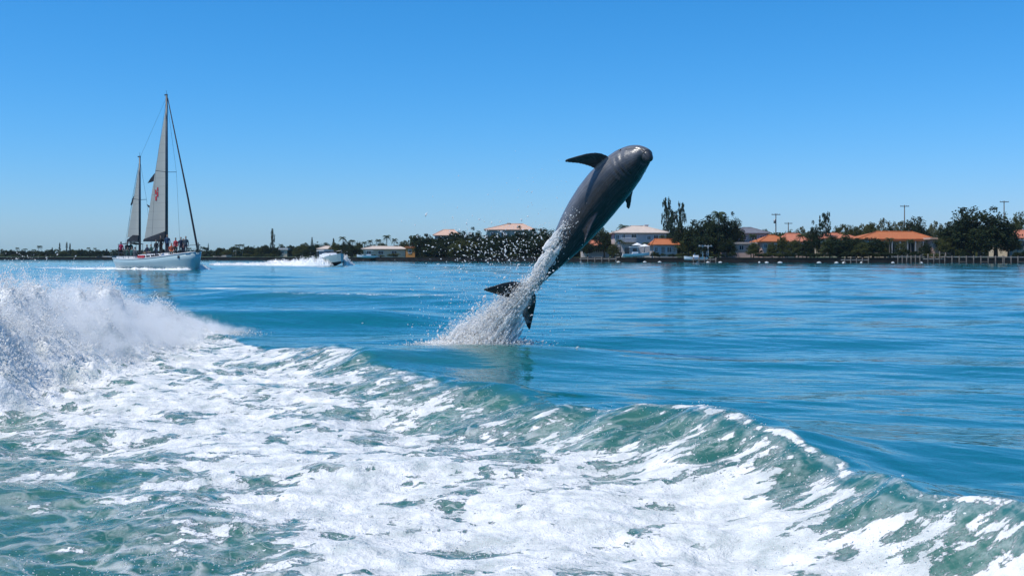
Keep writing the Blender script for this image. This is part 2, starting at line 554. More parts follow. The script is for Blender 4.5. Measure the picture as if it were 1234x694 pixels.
# ------------------------------------------------------------------ spray
def spray_material(name, alb=(.97, .965, .95)):
    m = NT(name)
    d = m.n('ShaderNodeBsdfDiffuse'); d.inputs[0].default_value = (*alb, 1)
    t = m.n('ShaderNodeBsdfTranslucent'); t.inputs[0].default_value = (*alb, 1)
    n = m.noise(m.pos(), 9, 4)
    m.t.links.new(m.mix(m.lin(n, .3, .7, 0, 1), tuple(c * .9 for c in alb), alb), d.inputs[0])
    ms = m.n('ShaderNodeMixShader'); ms.inputs[0].default_value = .5
    m.t.links.new(d.outputs[0], ms.inputs[1]); m.t.links.new(t.outputs[0], ms.inputs[2])
    m.t.links.new(ms.outputs[0], m.out.inputs['Surface'])
    return m.mat


SPRAY = spray_material('spray_white')


def drops(P, rad, D, stretch):
    """octahedral drops and ligaments: centres, radii, flight directions, elongation"""
    N = len(P)
    D = D / np.maximum(np.linalg.norm(D, axis=1, keepdims=True), 1e-6)
    up = np.where(np.abs(D[:, 2:3]) < .9, np.array([[0, 0, 1.0]]), np.array([[1.0, 0, 0]]))
    A = np.cross(D, up); A /= np.linalg.norm(A, axis=1, keepdims=True)
    B = np.cross(D, A)
    ang = RNG.uniform(0, 6.28, (N, 1))
    A, B = A * np.cos(ang) + B * np.sin(ang), B * np.cos(ang) - A * np.sin(ang)
    r = rad[:, None]; s = stretch[:, None]
    jit = lambda: RNG.uniform(.65, 1.25, (N, 1))
    V = np.stack([P + A * r * jit(), P + B * r * jit(), P - A * r * jit(), P - B * r * jit(), P + D * r * s * jit(), P - D * r * s * jit()], 1).reshape(-1, 3)
    f = np.array([(0, 1, 4), (1, 2, 4), (2, 3, 4), (3, 0, 4), (1, 0, 5), (2, 1, 5), (3, 2, 5), (0, 3, 5)])
    Fa = (np.arange(N)[:, None, None] * 6 + f[None]).reshape(-1, 3)
    return V, Fa


def spray_object(name, P, rad, D, stretch, label, parent=None):
    V, Fa = drops(P, rad, D, stretch)
    me = fast_mesh(name, V, Fa, True)
    me.materials.append(SPRAY)
    o = link(bpy.data.objects.new(name, me), parent)
    props(o, label, 'spray', kind='stuff')
    return o


def clumpy(x, y, z, sc, seed):
    return .6 * fbm(x / sc + z / sc * .7, y / sc - z / sc * .6, 3, seed)


def ligaments(name, starts, ends, r0, r1, bow, label):
    """ragged tapering fingers of white water from start to end points"""
    N = len(starts); K, S_ = 9, 6
    t = np.linspace(0, 1, K)[None, :, None]
    mid = RNG.normal(0, 1, (N, 1, 3)) * bow
    ax = starts[:, None] * (1 - t) + ends[:, None] * t + mid * 4 * t * (1 - t) + RNG.normal(0, 1, (N, K, 3)) * (bow * .22)
    rr = (r0[:, None] * (1 - t[..., 0]) ** .8 + r1) * RNG.uniform(.55, 1.5, (N, K))
    d = ends - starts; d /= np.linalg.norm(d, axis=1, keepdims=True)
    a = np.cross(d, np.array([0.3, 1, .2])); a /= np.linalg.norm(a, axis=1, keepdims=True); b = np.cross(d, a)
    ang = np.linspace(0, 2 * np.pi, S_, endpoint=False)
    V = ax[:, :, None] + rr[:, :, None, None] * (a[:, None, None] * np.cos(ang)[None, None, :, None] + b[:, None, None] * np.sin(ang)[None, None, :, None])
    k = np.arange(K - 1)[:, None] * S_; j = np.arange(S_)[None]; j2 = (j + 1) % S_
    f = np.stack([k + j, k + j2, k + S_ + j2, k + S_ + j], -1).reshape(-1, 4)
    F = (np.arange(N)[:, None, None] * K * S_ + f[None]).reshape(-1, 4)
    me = fast_mesh(name, V.reshape(-1, 3), F, True); me.materials.append(SPRAY)
    o = link(bpy.data.objects.new(name, me)); props(o, label, 'spray', kind='stuff')
    return o


# spray thrown off the breaking wave
def breaking_spray():
    N = 90000
    i = RNG.integers(14, len(BREAK) - 2, N); t = RNG.random(N)
    base = BREAK[i] + (BREAK[i + 1] - BREAK[i]) * t[:, None]
    tang = BREAK[np.minimum(i + 2, len(BREAK) - 1)] - BREAK[i - 1]
    tang = tang[:, :2] / np.linalg.norm(tang[:, :2], axis=1, keepdims=True)
    nrm = np.stack([-tang[:, 1], tang[:, 0]], 1)        # left of run
    off = RNG.normal(0, .48, N) - .08
    x = base[:, 0] + nrm[:, 0] * off; y = base[:, 1] + nrm[:, 1] * off
    H = np.maximum(base[:, 2], 0)
    surf = sea(x, y, np.full(N, .05))[0]
    top = H * 1.28 * np.exp(-(off / .85) ** 2) * (1 + .55 * fbm(x / .7, y / .7, 3, 301))
    h = RNG.beta(1.0, 1.9, N) * np.maximum(top - surf * .8, .04) + RNG.exponential(.03, N)
    z = surf + h - .03
    keep = (clumpy(x, y, z, .42, 311) > -.10 + .30 * (h / np.maximum(top, .1)) - .1 * RNG.random(N)) & (H > .06)
    x, y, z, h, H, off = x[keep], y[keep], z[keep], h[keep], H[keep], off[keep]
    n = len(x)
    rad = np.clip(RNG.lognormal(math.log(.0048), .5, n), .0025, .018) * np.clip(1.15 - .6 * h / np.maximum(H, .2), .45, 1.15)
    D = np.stack([RNG.normal(.35, .5, n), RNG.normal(.35, .5, n), RNG.normal(.9, .4, n)], 1)
    st = RNG.uniform(1.0, 2.6, n)
    spray_object('wave_spray', np.stack([x, y, z], 1), rad, D, st, 'white spray bursting off the breaking wake wave')


breaking_spray()


def breaking_fingers():
    N = 500
    i = RNG.integers(14, len(BREAK) - 4, N); q = BREAK[i]
    off = RNG.normal(0, .42, N)
    x = q[:, 0] + off; y = q[:, 1] + RNG.normal(0, .3, N)
    z = sea(x, y, np.full(N, .05))[0]
    L = np.clip(RNG.exponential(.045, N), .02, .16) * np.clip(q[:, 2] / .7, .2, 1.1)
    st = np.stack([x, y, z - .04], 1)
    en = st + np.stack([RNG.normal(.35, .6, N), RNG.normal(.2, .5, N), RNG.uniform(.5, 1.2, N)], 1) * L[:, None]
    ligaments('wave_crest_fingers', st, en, RNG.uniform(.012, .034, N) * np.clip(L / .06, .6, 1.3), .006, .014, 'ragged white fingers of water along the breaking wake wave')


breaking_fingers()

# bubbles and drops flung up over the foam sheet and along the crest
def wake_drops():
    N = 34000
    v = RNG.uniform(400, 720, N); u = RNG.uniform(-80, 1320, N)
    y = 1984.0 / (v - HOR); x = (u - 617) / FPX * y
    z, foam, aer, cs, cd, face = sea(x, y, np.full(N, .03))
    k = (foam > .2) & (RNG.random(N) < np.clip(.25 + .6 * face + .5 * fbm(x / 1.1, y / 1.1, 3, 401), 0, 1))
    k &= (clumpy(x, y, z * 0, .5, 403) > .02)
    x, y, z = x[k], y[k], z[k]; n = len(x)
    rad = np.clip(RNG.lognormal(math.log(.0032), .35, n), .002, .0065)
    zz = z + RNG.exponential(.018, n) + .004
    D = RNG.normal(0, 1, (n, 3))
    spray_object('wake_droplets', np.stack([x, y, zz], 1), rad, D, RNG.uniform(1, 1.7, n), 'fine white droplets skipping over the foamy wake')


wake_drops()


# ================================================================== DOLPHIN
def dolphin():
    prof = np.array([(0.00, .016, -.022, .018), (.02, .036, -.040, .040), (.07, .048, -.056, .056), (.12, .060, -.068, .070), (.155, .105, -.082, .095), (.21, .158, -.108, .128),
                     (.30, .205, -.150, .172), (.42, .240, -.190, .215), (.60, .270, -.232, .255), (.80, .290, -.262, .282), (1.0, .296, -.275, .292), (1.2, .290, -.268, .286),
                     (1.4, .270, -.244, .262), (1.6, .240, -.208, .224), (1.8, .200, -.166, .175), (2.0, .155, -.124, .122), (2.2, .112, -.088, .078), (2.38, .080, -.060, .052), (2.5, .050, -.04, .046), (2.62, .018, -.016, .03)])
    prof[:, 1:] *= np.interp(prof[:, 0], [0, .12, .3, 1.0, 1.8, 2.2, 2.62], [1.25, 1.3, 1.22, 1.06, .93, .90, 1.0])[:, None]
    S = np.concatenate([np.linspace(0, .3, 22), np.linspace(.33, 2.62, 70)])
    top = np.interp(S, prof[:, 0], prof[:, 1]); bot = np.interp(S, prof[:, 0], prof[:, 2]); wid = np.interp(S, prof[:, 0], prof[:, 3])
    mb = MB()
    rings = []
    for s, a, b, w in zip(S, top, bot, wid):
        ring = []
        for k in range(36):
            t = 2 * math.pi * k / 36
            c, sn = math.cos(t), math.sin(t)
            ring.append((s, w * math.copysign(abs(c) ** .95, c), (a if sn > 0 else -b) * sn))
        rings.append(ring)
    mb.loft(rings)

    def wing(root, direction, chord_dir, span, chords, sweeps, thick, up):
        """lens-section fin: chords and sweep per station"""
        root = Vector(root); d = Vector(direction).normalized(); cdv = Vector(chord_dir).normalized(); upv = Vector(up).normalized()
        rs = []
        n = len(chords)
        for i in range(n):
            f = i / (n - 1)
            c = root + d * (span * f) + cdv * sweeps[i]
            ring = []
            for k in range(16):
                t = 2 * math.pi * k / 16
                xx = -math.cos(t)              # -1 leading .. 1 trailing
                th = thick * chords[i] * (1 - .45 * max(xx, 0)) + .004
                ring.append(c + cdv * (xx * chords[i] / 2) + upv * (math.sin(t) * th))
            rs.append(ring)
        mb.loft(rs)
    # flippers: local x runs snout -> tail, y lateral, z dorsal
    ch = [.20, .205, .195, .175, .145, .105, .06, .02]
    sw = [0, .012, .035, .07, .115, .165, .215, .255]
    wing((.60, -.17, -.02), (-.06, -1, .22), (1, -.12, 0), .56, [.19, .205, .215, .215, .20, .165, .115, .05], [q * q * 3.4 for q in sw], .085, (0, .2, 1))      # spread wide (left of the picture)
    wing((.62, .17, -.06), (.16, .9, -.12), (1, .1, 0), .32, [c * 1.15 for c in ch[:6]] + [.10, .05], [q * .8 for q in sw], .085, (0, .5, .8))      # half hidden behind the body
    # dorsal fin
    wing((1.12, 0, .20), (.38, 0, 1), (1, 0, 0), .36, [.46, .40, .33, .25, .17, .10, .05, .015], [0, .015, .035, .065, .10, .135, .165, .19], .07, (0, 1, 0))
    # flukes
    fch = [.28, .30, .30, .275, .235, .175, .105, .03]
    fsw = [0, .005, .02, .045, .085, .135, .19, .24]
    for s_ in (-1, 1):
        wing((2.50, s_ * .01, 0), (.10, s_, 0), (1, 0, 0), .46, fch, fsw, .075, (0, 0, 1))
    tmp = mb.build('tmp_body', [])
    md = tmp.modifiers.new('r', 'REMESH'); md.mode = 'VOXEL'; md.voxel_size = .0095
    sm = tmp.modifiers.new('s', 'SMOOTH'); sm.factor = .5; sm.iterations = 5
    dg = bpy.context.evaluated_depsgraph_get()
    me = bpy.data.meshes.new_from_object(tmp.evaluated_get(dg))
    bpy.data.objects.remove(tmp)
    n = len(me.vertices)
    co = np.empty(n * 3, np.float32); me.vertices.foreach_get('co', co); co = co.reshape(-1, 3).astype(float)
    s, y, z = co[:, 0].copy(), co[:, 1].copy(), co[:, 2].copy()
    a = np.interp(s, prof[:, 0], prof[:, 1]); b = -np.interp(s, prof[:, 0], prof[:, 2]); w = np.interp(s, prof[:, 0], prof[:, 3])
    rel = np.where(z > 0, z / a, z / b)
    onbody = (np.abs(y) < w * 1.12) & (z < a * 1.1) & (z > -b * 1.12)
    # counter-shading, 0 dark to 1 pale, with sunlit left and shaded right painted in
    cape_shade = np.where(y < 0, .62, -.3) + .10 * np.sin(s * 4.2 + .6) + .07 * np.array([mnoise.noise((p[0] * 5, p[1] * 5, p[2] * 5)) for p in co])
    tone = sstep(cape_shade + .30, cape_shade - .38, rel) * .62 + sstep(-.45, -.85, rel) * .38
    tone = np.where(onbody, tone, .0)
    # mouth line and lips, eye patch
    mz = -.012 + .10 * np.clip(s - .12, 0, .3) - .9 * np.clip(s - .24, 0, 1) ** 2
    lip = np.exp(-((z - mz) / .0085) ** 2) * (s < .31) * (s > .012)
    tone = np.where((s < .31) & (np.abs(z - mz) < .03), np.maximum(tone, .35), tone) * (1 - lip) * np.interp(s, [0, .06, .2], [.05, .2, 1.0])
    inw = -.008 * lip
    # skin folds behind the head, where the neck bends back
    fold = .011 * np.sin((s - .36) * 2 * np.pi / .085) * np.exp(-((s - .44) / .11) ** 2) * sstep(-.35, .25, rel) * np.exp(-((y + .10) / .13) ** 2) * onbody
    # blowhole
    bh = np.exp(-(((s - .36) / .016) ** 2 + (y / .028) ** 2)) * (z > 0)
    nr = np.empty(n * 3, np.float32); me.vertices.foreach_get('normal', nr); nr = nr.reshape(-1, 3)
    co = co + nr * (inw + fold - .012 * bh)[:, None]
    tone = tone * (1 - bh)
    # ---- pose: centre line of the leap, (s, px, py, depth)
    line = np.array([(0.0, 784, 193, 14.50), (.16, 777, 187.5, 14.62), (.40, 759, 197, 14.83), (.80, 731, 226, 15.05), (1.2, 706, 258.5, 15.18), (1.6, 683, 291, 15.27), (2.0, 660, 322, 15.34), (2.3, 643, 343, 15.38), (2.62, 622, 362, 15.42), (2.95, 600, 384, 15.46)])
    C = np.array([at(p[1], p[2], p[3]) for p in line])
    Cd = catmull(np.column_stack([C, line[:, 0]]), 12)
    sk = Cd[:, 3]
    order = np.argsort(sk); Cd = Cd[order]; sk = sk[order]
    Tn = np.gradient(Cd[:, :3], sk, axis=0); Tn /= np.linalg.norm(Tn, axis=1, keepdims=True)
    cen = np.stack([np.interp(s, sk, Cd[:, i]) for i in range(3)], 1)
    T = np.stack([np.interp(s, sk, Tn[:, i]) for i in range(3)], 1); T /= np.linalg.norm(T, axis=1, keepdims=True)
    # dorsal side towards the camera and the sun side, a little roll
    roll = R(-22)
    lat0 = np.array([.747, 0, -.667])
    view = np.array([0, -1.0, 0])
    latv = lat0 * math.cos(roll) + view * math.sin(roll)
    Lt = latv[None] - T * (T @ latv)[:, None]; Lt /= np.linalg.norm(Lt, axis=1, keepdims=True)
    Do = np.cross(T, Lt)
    flip = np.where(Do[:, 1:2] > 0, -1.0, 1.0); Do = Do * flip
    pos = cen + Lt * co[:, 1:2] + Do * co[:, 2:3]
    org = np.array(at(690, 280, 15.3))
    me.vertices.foreach_set('co', (pos - org).astype(np.float32).ravel())
    for nm_, ar_ in (('body_run', s), ('body_turn', np.arctan2(z, y))):
        me.attributes.new(nm_, 'FLOAT', 'POINT').data.foreach_set('value', ar_.astype(np.float32))
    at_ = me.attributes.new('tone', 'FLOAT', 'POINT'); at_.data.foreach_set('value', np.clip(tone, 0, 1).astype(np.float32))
    me.polygons.foreach_set('use_smooth', [True] * len(me.polygons))
    import bmesh
    bm = bmesh.new(); bm.from_mesh(me); bmesh.ops.recalc_face_normals(bm, faces=bm.faces); bm.to_mesh(me); bm.free()
    me.update()
    m = NT('dolphin_skin')
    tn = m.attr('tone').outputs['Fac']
    P = m.obj()
    cv = m.n('ShaderNodeCombineXYZ')
    m.put(cv.inputs[0], m.math('MULTIPLY', m.attr('body_run').outputs['Fac'], 2.2)); m.put(cv.inputs[1], m.math('MULTIPLY', m.attr('body_turn').outputs['Fac'], 6.0))
    streak = m.noise(cv.outputs[0], 1.6, 6, .68, .3)
    mott = m.lin(m.math('ADD', m.math('MULTIPLY', m.noise(P, 7, 5, .6), .5), m.math('MULTIPLY', streak, .5)), .34, .66, 0, 1)
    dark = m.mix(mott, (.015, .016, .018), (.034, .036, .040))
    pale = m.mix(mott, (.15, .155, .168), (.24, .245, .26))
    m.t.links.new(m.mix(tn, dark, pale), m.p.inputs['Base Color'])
    m.t.links.new(m.lin(streak, .38, .66, .12, .40), m.p.inputs['Roughness'])
    m.p.inputs['Specular IOR Level'].default_value = .36
    m.p.inputs['Coat Weight'].default_value = .06
    m.p.inputs['Coat Roughness'].default_value = .12
    m.t.links.new(m.bump(m.math('ADD', m.noise(P, 22, 3), m.math('MULTIPLY', streak, 1.2)), .30, .012), m.p.inputs['Normal'])
    me.materials.clear(); me.materials.append(m.mat)
    me.name = 'dolphin'
    root = link(bpy.data.objects.new('dolphin', me))
    root.location = org
    props(root, 'wet dark grey dolphin leaping clear of the water above its splash', 'dolphin')

    def posed(s_, y_, z_):
        c = np.array([np.interp(s_, sk, Cd[:, i]) for i in range(3)]); t = np.array([np.interp(s_, sk, Tn[:, i]) for i in range(3)]); t /= np.linalg.norm(t)
        l = latv - t * (t @ latv); l /= np.linalg.norm(l)
        d = np.cross(t, l); d = -d if d[1] > 0 else d
        return Vector(c + l * y_ + d * z_)
    em = simple('dolphin_eye', (.012, .010, .010), .12, .1)
    for s_ in (-1, 1):
        e = MB(); p = posed(.36, s_ * float(np.interp(.36, prof[:, 0], prof[:, 3])) * .985, -.015) - Vector(org)
        e.ball(p, .017, 10)
        e.build('eye', em, root, True)
    return posed


posed = dolphin()


def dolphin_splash():
    P = []; Rr = []; D = []; St = []
    def emit(N, pf, rmed, rs, rmax):
        p, d = pf(N)
        P.append(p); D.append(d); Rr.append(np.clip(RNG.lognormal(math.log(rmed), rs, len(p)), .002, rmax)); St.append(RNG.uniform(1, 3.0, len(p)))
    tail = np.array(at(646, 340, 15.34)); base = np.array([at(581, 411, 15.5).x, DOLPHIN_XY[1] + .16, .27])

    def column(N):          # sheet of water drawn up after the tail
        t = RNG.beta(1.0, 1.35, N)
        ax = base + (tail - base) * t[:, None] * 1.12; ax[:, 0] -= .16 * t * (1 - t)
        wdt = .27 * (1 - t) ** .9 + .075
        p = ax + RNG.normal(0, 1, (N, 3)) * wdt[:, None] * np.array([.78, .5, .30])
        p[:, 0] -= .10 * (1 - t) * RNG.random(N)
        k = clumpy(p[:, 0] * 1.0, p[:, 2], p[:, 1] * .3, .16, 501) > -.22 * (1 - t) - .10 + .1 * RNG.random(N)
        k &= p[:, 0] < ax[:, 0] + .11 + .25 * (1 - t) ** 3
        p = p[k]
        d = np.tile(tail - base, (len(p), 1)) + RNG.normal(0, .35, (len(p), 3))
        return p, d
    emit(26000, column, .0044, .5, .014)

    def foot(N):            # skirt of spray at the water
        a = RNG.normal(0, 1, N)
        x = base[0] - .02 + a * .34 - .15 * RNG.random(N)
        y = base[1] + RNG.normal(0, .2, N)
        h = RNG.exponential(.085, N) * np.exp(-((x - base[0]) / .5) ** 2) + RNG.exponential(.012, N)
        z = .25 + h
        return np.stack([x, y, z], 1), np.stack([a * .5, RNG.normal(0, .3, N), np.ones(N)], 1)
    emit(12000, foot, .0048, .5, .016)

    def run_off(N):         # water streaming off the lit side of the peduncle and body
        s_ = RNG.uniform(1.15, 2.55, N)
        dens = sstep(1.0, 2.3, s_)
        k = RNG.random(N) < dens; s_ = s_[k]
        w = np.interp(s_, [1.2, 1.6, 2.0, 2.5], [.27, .21, .12, .05])
        q = np.array([posed(a, -b * RNG.uniform(.15, 1.06) - .02, b * RNG.uniform(.2, .95) + .02) for a, b in zip(s_, w)])
        q += RNG.normal(0, 1, q.shape) * (.014 + .05 * sstep(1.7, 2.5, s_))[:, None]
        return q, np.tile(np.array([.6, 0, .8]), (len(q), 1)) + RNG.normal(0, .25, (len(q), 3))
    emit(9000, run_off, .0042, .45, .012)

    def mist(N):            # loose drops far from the column
        p = np.array([-.35, 15.3, .95]) + RNG.normal(0, 1, (N, 3)) * np.array([.62, .45, .48])
        p = p[p[:, 2] > .3]
        return p, RNG.normal(0, 1, p.shape)
    emit(900, mist, .0048, .4, .011)

    def high(N):            # drops flung up on the left of the dolphin
        p = np.stack([RNG.normal(-.15, .42, N), RNG.normal(15.3, .4, N), RNG.normal(1.66, .22, N)], 1)
        return p, RNG.normal(0, 1, p.shape)
    emit(420, high, .0066, .4, .014)

    def up(N):
        p = np.stack([RNG.normal(.45, .3, N), RNG.normal(15.2, .3, N), RNG.normal(2.1, .35, N)], 1)
        return p, RNG.normal(0, 1, p.shape)
    emit(60, up, .0045, .3, .009)
    n = 420
    sx_ = np.clip(RNG.normal(0, .20, n), -.55, .34)
    st = np.stack([base[0] - .04 + sx_, base[1] + RNG.normal(0, .12, n), np.full(n, .22)], 1)
    tt = RNG.beta(1.5, 1.6, n)[:, None] * np.clip(1.25 - np.abs(sx_ + .02) * 2.1, .12, 1.2)[:, None]
    en = st + (tail + RNG.normal(0, .05, (n, 3)) - st) * tt
    en[:, 0] += sx_ * .35 - .05 * RNG.random(n)
    ligaments('splash_column', st, en, RNG.uniform(.010, .030, n), .004, .045, 'streaming white water column drawn up behind the dolphin tail')
    s0 = RNG.uniform(1.75, 2.5, 90)
    w_ = np.interp(s0, [1.2, 1.6, 2.0, 2.5], [.30, .23, .12, .05])
    lt = -RNG.uniform(.0, 1.1, 90) * w_ - .01
    st = np.array([posed(a, b - .02, w * .8 * math.sqrt(max(0, 1 - (b / w) ** 2)) + .025) for a, b, w in zip(s0, lt, w_)])
    en = np.array([posed(a - c, b * 1.25 - .02, w * .8 + .03) for a, b, w, c in zip(s0, lt, w_, RNG.uniform(.1, .45, 90))])
    ligaments('tail_runoff', st, en, RNG.uniform(.012, .03, 90), .004, .015, 'white water streaming off the lit side of the dolphin tail')
    spray_object('dolphin_splash', np.concatenate(P), np.concatenate(Rr), np.concatenate(D), np.concatenate(St), 'white splash and flying drops trailing below the leaping dolphin')


dolphin_splash()

# ================================================================== MATERIALS FOR THE SHORE AND BOATS
M = {}
M['wall_white'] = simple('wall_white', (.50, .46, .45), .85, .06, .6)
M['wall_pink'] = simple('wall_pink', (.52, .36, .32), .85, .08, .6)
M['wall_cream'] = simple('wall_cream', (.55, .47, .36), .85, .08, .6)
M['wall_grey'] = simple('wall_grey', (.30, .32, .35), .85, .08, .6)
M['wall_orange'] = simple('wall_orange', (.60, .26, .07), .85, .08, .6)
M['trim_white'] = simple('trim_white', (.72, .71, .69), .6, .05, 2)
M['glass_dark'] = simple('glass_dark', (.03, .04, .05), .08, .2, 1)
M['door_wood'] = simple('door_wood', (.16, .09, .05), .6, .2, 3)


def tile_roof(name, a, b):
    m = NT(name)
    P = m.obj()
    w = m.n('ShaderNodeTexWave', wave_type='BANDS', bands_direction='X'); w.inputs['Scale'].default_value = 1.6
    m.t.links.new(P, w.inputs['Vector'])
    w2 = m.n('ShaderNodeTexWave', wave_type='BANDS', bands_direction='Z'); w2.inputs['Scale'].default_value = 2.2
    m.t.links.new(P, w2.inputs['Vector'])
    m.t.links.new(m.mix(m.lin(m.noise(P, 1.3, 6, .7), .3, .7, 0, 1), a, b), m.p.inputs['Base Color'])
    m.t.links.new(m.bump(m.math('ADD', w.outputs['Fac'], m.math('MULTIPLY', w2.outputs['Fac'], .5)), .6, .06), m.p.inputs['Normal'])
    m.p.inputs['Roughness'].default_value = .8
    return m.mat


M['roof_orange'] = tile_roof('roof_orange', (.38, .10, .028), (.50, .165, .05))
M['roof_red'] = tile_roof('roof_red', (.42, .13, .07), (.55, .20, .11))
M['roof_tan'] = tile_roof('roof_tan', (.52, .42, .34), (.64, .53, .44))
M['roof_pink'] = tile_roof('roof_pink', (.55, .35, .25), (.66, .44, .32))
M['roof_grey'] = tile_roof('roof_grey', (.12, .12, .14), (.19, .19, .21))
M['roof_white'] = tile_roof('roof_white', (.66, .64, .62), (.78, .76, .73))
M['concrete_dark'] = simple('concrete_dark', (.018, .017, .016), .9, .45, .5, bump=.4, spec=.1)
M['concrete'] = simple('concrete', (.30, .28, .26), .9, .25, .7)
M['grass'] = simple('grass', (.055, .085, .030), .95, .4, .25)
M['pole_wood'] = simple('pole_wood', (.085, .07, .058), .85, .3, 2)
M['dock_wood'] = simple('dock_wood', (.10, .09, .08), .85, .3, 2)
M['dock_pale'] = simple('dock_pale', (.20, .19, .18), .8, .25, 2)
M['metal_grey'] = simple('metal_grey', (.25, .26, .27), .45, .2, 4, metal=.6)
M['bark'] = simple('bark', (.10, .08, .062), .95, .35, 3, bump=.5)
M['palm_bark'] = simple('palm_bark', (.17, .15, .125), .95, .3, 4, bump=.5)
M['boat_white'] = simple('boat_white', (.74, .75, .75), .25, .05, 1)
M['boat_canvas'] = simple('boat_canvas', (.010, .014, .022), .85, .3, 3)


def foliage(name, a, b, trans=.28):
    m = NT(name)
    n = m.lin(m.noise(m.obj(), 1.1, 3, .6), .3, .7, 0, 1)
    c = m.mix(n, a, b)
    m.t.links.new(c, m.p.inputs['Base Color'])
    m.p.inputs['Roughness'].default_value = .6
    m.p.inputs['Specular IOR Level'].default_value = .08
    t = m.n('ShaderNodeBsdfTranslucent')
    m.t.links.new(m.mix(.4, c, (b[0] * 1.4, b[1] * 1.5, b[2] * .6)), t.inputs[0])
    ms = m.n('ShaderNodeMixShader'); ms.inputs[0].default_value = trans
    m.t.links.new(m.p.outputs[0], ms.inputs[1]); m.t.links.new(t.outputs[0], ms.inputs[2])
    m.t.links.new(ms.outputs[0], m.out.inputs['Surface'])
    return m.mat


M['leaf_dark'] = foliage('leaf_dark', (.014, .023, .009), (.032, .046, .017), .12)
M['leaf_mid'] = foliage('leaf_mid', (.045, .056, .017), (.092, .098, .032), .2)
M['leaf_pale'] = foliage('leaf_pale', (.095, .105, .060), (.150, .150, .085), .25)
M['leaf_palm'] = foliage('leaf_palm', (.035, .055, .022), (.07, .095, .04), .2)
M['leaf_pine'] = foliage('leaf_pine', (.022, .042, .026), (.045, .070, .040), .12)

# ================================================================== THE SHORE
SHORE = [(-900, 560), (-300, 520), (0, 486), (250, 440), (330, 418), (420, 368), (520, 334), (620, 306), (700, 286), (830, 266), (950, 251), (1234, 236), (1500, 226), (2100, 216)]


def shore_y(px):
    return float(np.interp(px, [s[0] for s in SHORE], [s[1] for s in SHORE]))


GROUND = 1.15


def build_land():
    front = [at(px, HOR, Y) for px, Y in SHORE]
    m = MB()
    rows = []
    for k, (dy, dz) in enumerate(((.35, 0), (8, .05), (40, .2), (140, .6), (900, 1.5))):
        rows.append([(p.x * (1 + dy / p.y), p.y + dy, GROUND + dz) for p in front])
    rows.append([(p[0], p[1], -3.0) for p in rows[-1]])
    n = len(front)
    vs_ = [p for r in rows for p in r]
    fs_ = [(i * n + k, i * n + k + 1, (i + 1) * n + k + 1, (i + 1) * n + k) for i in range(len(rows) - 1) for k in range(n - 1)]
    m.add(vs_, fs_)
    o = m.build('shore_ground', M['grass'])
    props(o, 'low grassy shore land behind the seawall', 'ground', kind='structure')
    # seawall: face, cap
    root = empty('seawall', front[8])
    props(root, 'long dark stained concrete seawall along the waterfront gardens', 'seawall')
    inv = Vector(front[8])
    w = MB(); c = MB()
    for a, b in zip(front[:-1], front[1:]):
        segs = max(2, int((b - a).length / 6))
        for i in range(segs):
            p = a.lerp(b, i / segs) - inv; q = a.lerp(b, (i + 1) / segs) - inv
            jit = .04 * random.random()
            w.add([(p.x, p.y - jit, -1.0 - inv.z), (q.x, q.y - jit, -1.0 - inv.z), (q.x, q.y - jit, GROUND - .12 - inv.z), (p.x, p.y - jit, GROUND - .12 - inv.z),
                   (p.x, p.y + .5, -1.0 - inv.z), (q.x, q.y + .5, -1.0 - inv.z), (q.x, q.y + .5, GROUND - .12 - inv.z), (p.x, p.y + .5, GROUND - .12 - inv.z)],
                  [(0, 1, 2, 3), (5, 4, 7, 6), (3, 2, 6, 7), (0, 4, 5, 1), (1, 5, 6, 2), (0, 3, 7, 4)])
            c.add([(p.x, p.y - .12, GROUND - .118 - inv.z), (q.x, q.y - .12, GROUND - .118 - inv.z), (q.x, q.y - .12, GROUND + .05 - inv.z), (p.x, p.y - .12, GROUND + .05 - inv.z),
                   (p.x, p.y + .45, GROUND - .118 - inv.z), (q.x, q.y + .45, GROUND - .118 - inv.z), (q.x, q.y + .45, GROUND + .05 - inv.z), (p.x, p.y + .45, GROUND + .05 - inv.z)],
                  [(0, 1, 2, 3), (5, 4, 7, 6), (3, 2, 6, 7), (0, 4, 5, 1)])
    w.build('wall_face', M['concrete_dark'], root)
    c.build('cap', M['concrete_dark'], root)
    return root


build_land()


# ------------------------------------------------------------------ houses
def hip_roof(m, x0, x1, y0, y1, z0, z1, ov, rx0=None, rx1=None, thick=.18):
    x0 -= ov; x1 += ov; y0 -= ov; y1 += ov
    h = (y1 - y0) / 2
    ins = min(h, (x1 - x0) / 2 * .92)
    a = x0 + ins if rx0 is None else rx0
    b = x1 - ins if rx1 is None else rx1
    ym = (y0 + y1) / 2
    v = [(x0, y0, z0), (x1, y0, z0), (x1, y1, z0), (x0, y1, z0), (a, ym, z1), (b, ym, z1),
         (x0, y0, z0 - thick), (x1, y0, z0 - thick), (x1, y1, z0 - thick), (x0, y1, z0 - thick)]
    f = [(0, 1, 5, 4), (1, 2, 5), (2, 3, 4, 5), (3, 0, 4), (0, 6, 7, 1), (1, 7, 8, 2), (2, 8, 9, 3), (3, 9, 6, 0), (6, 9, 8, 7)]
    m.add(v, f)
    return a, b, ym


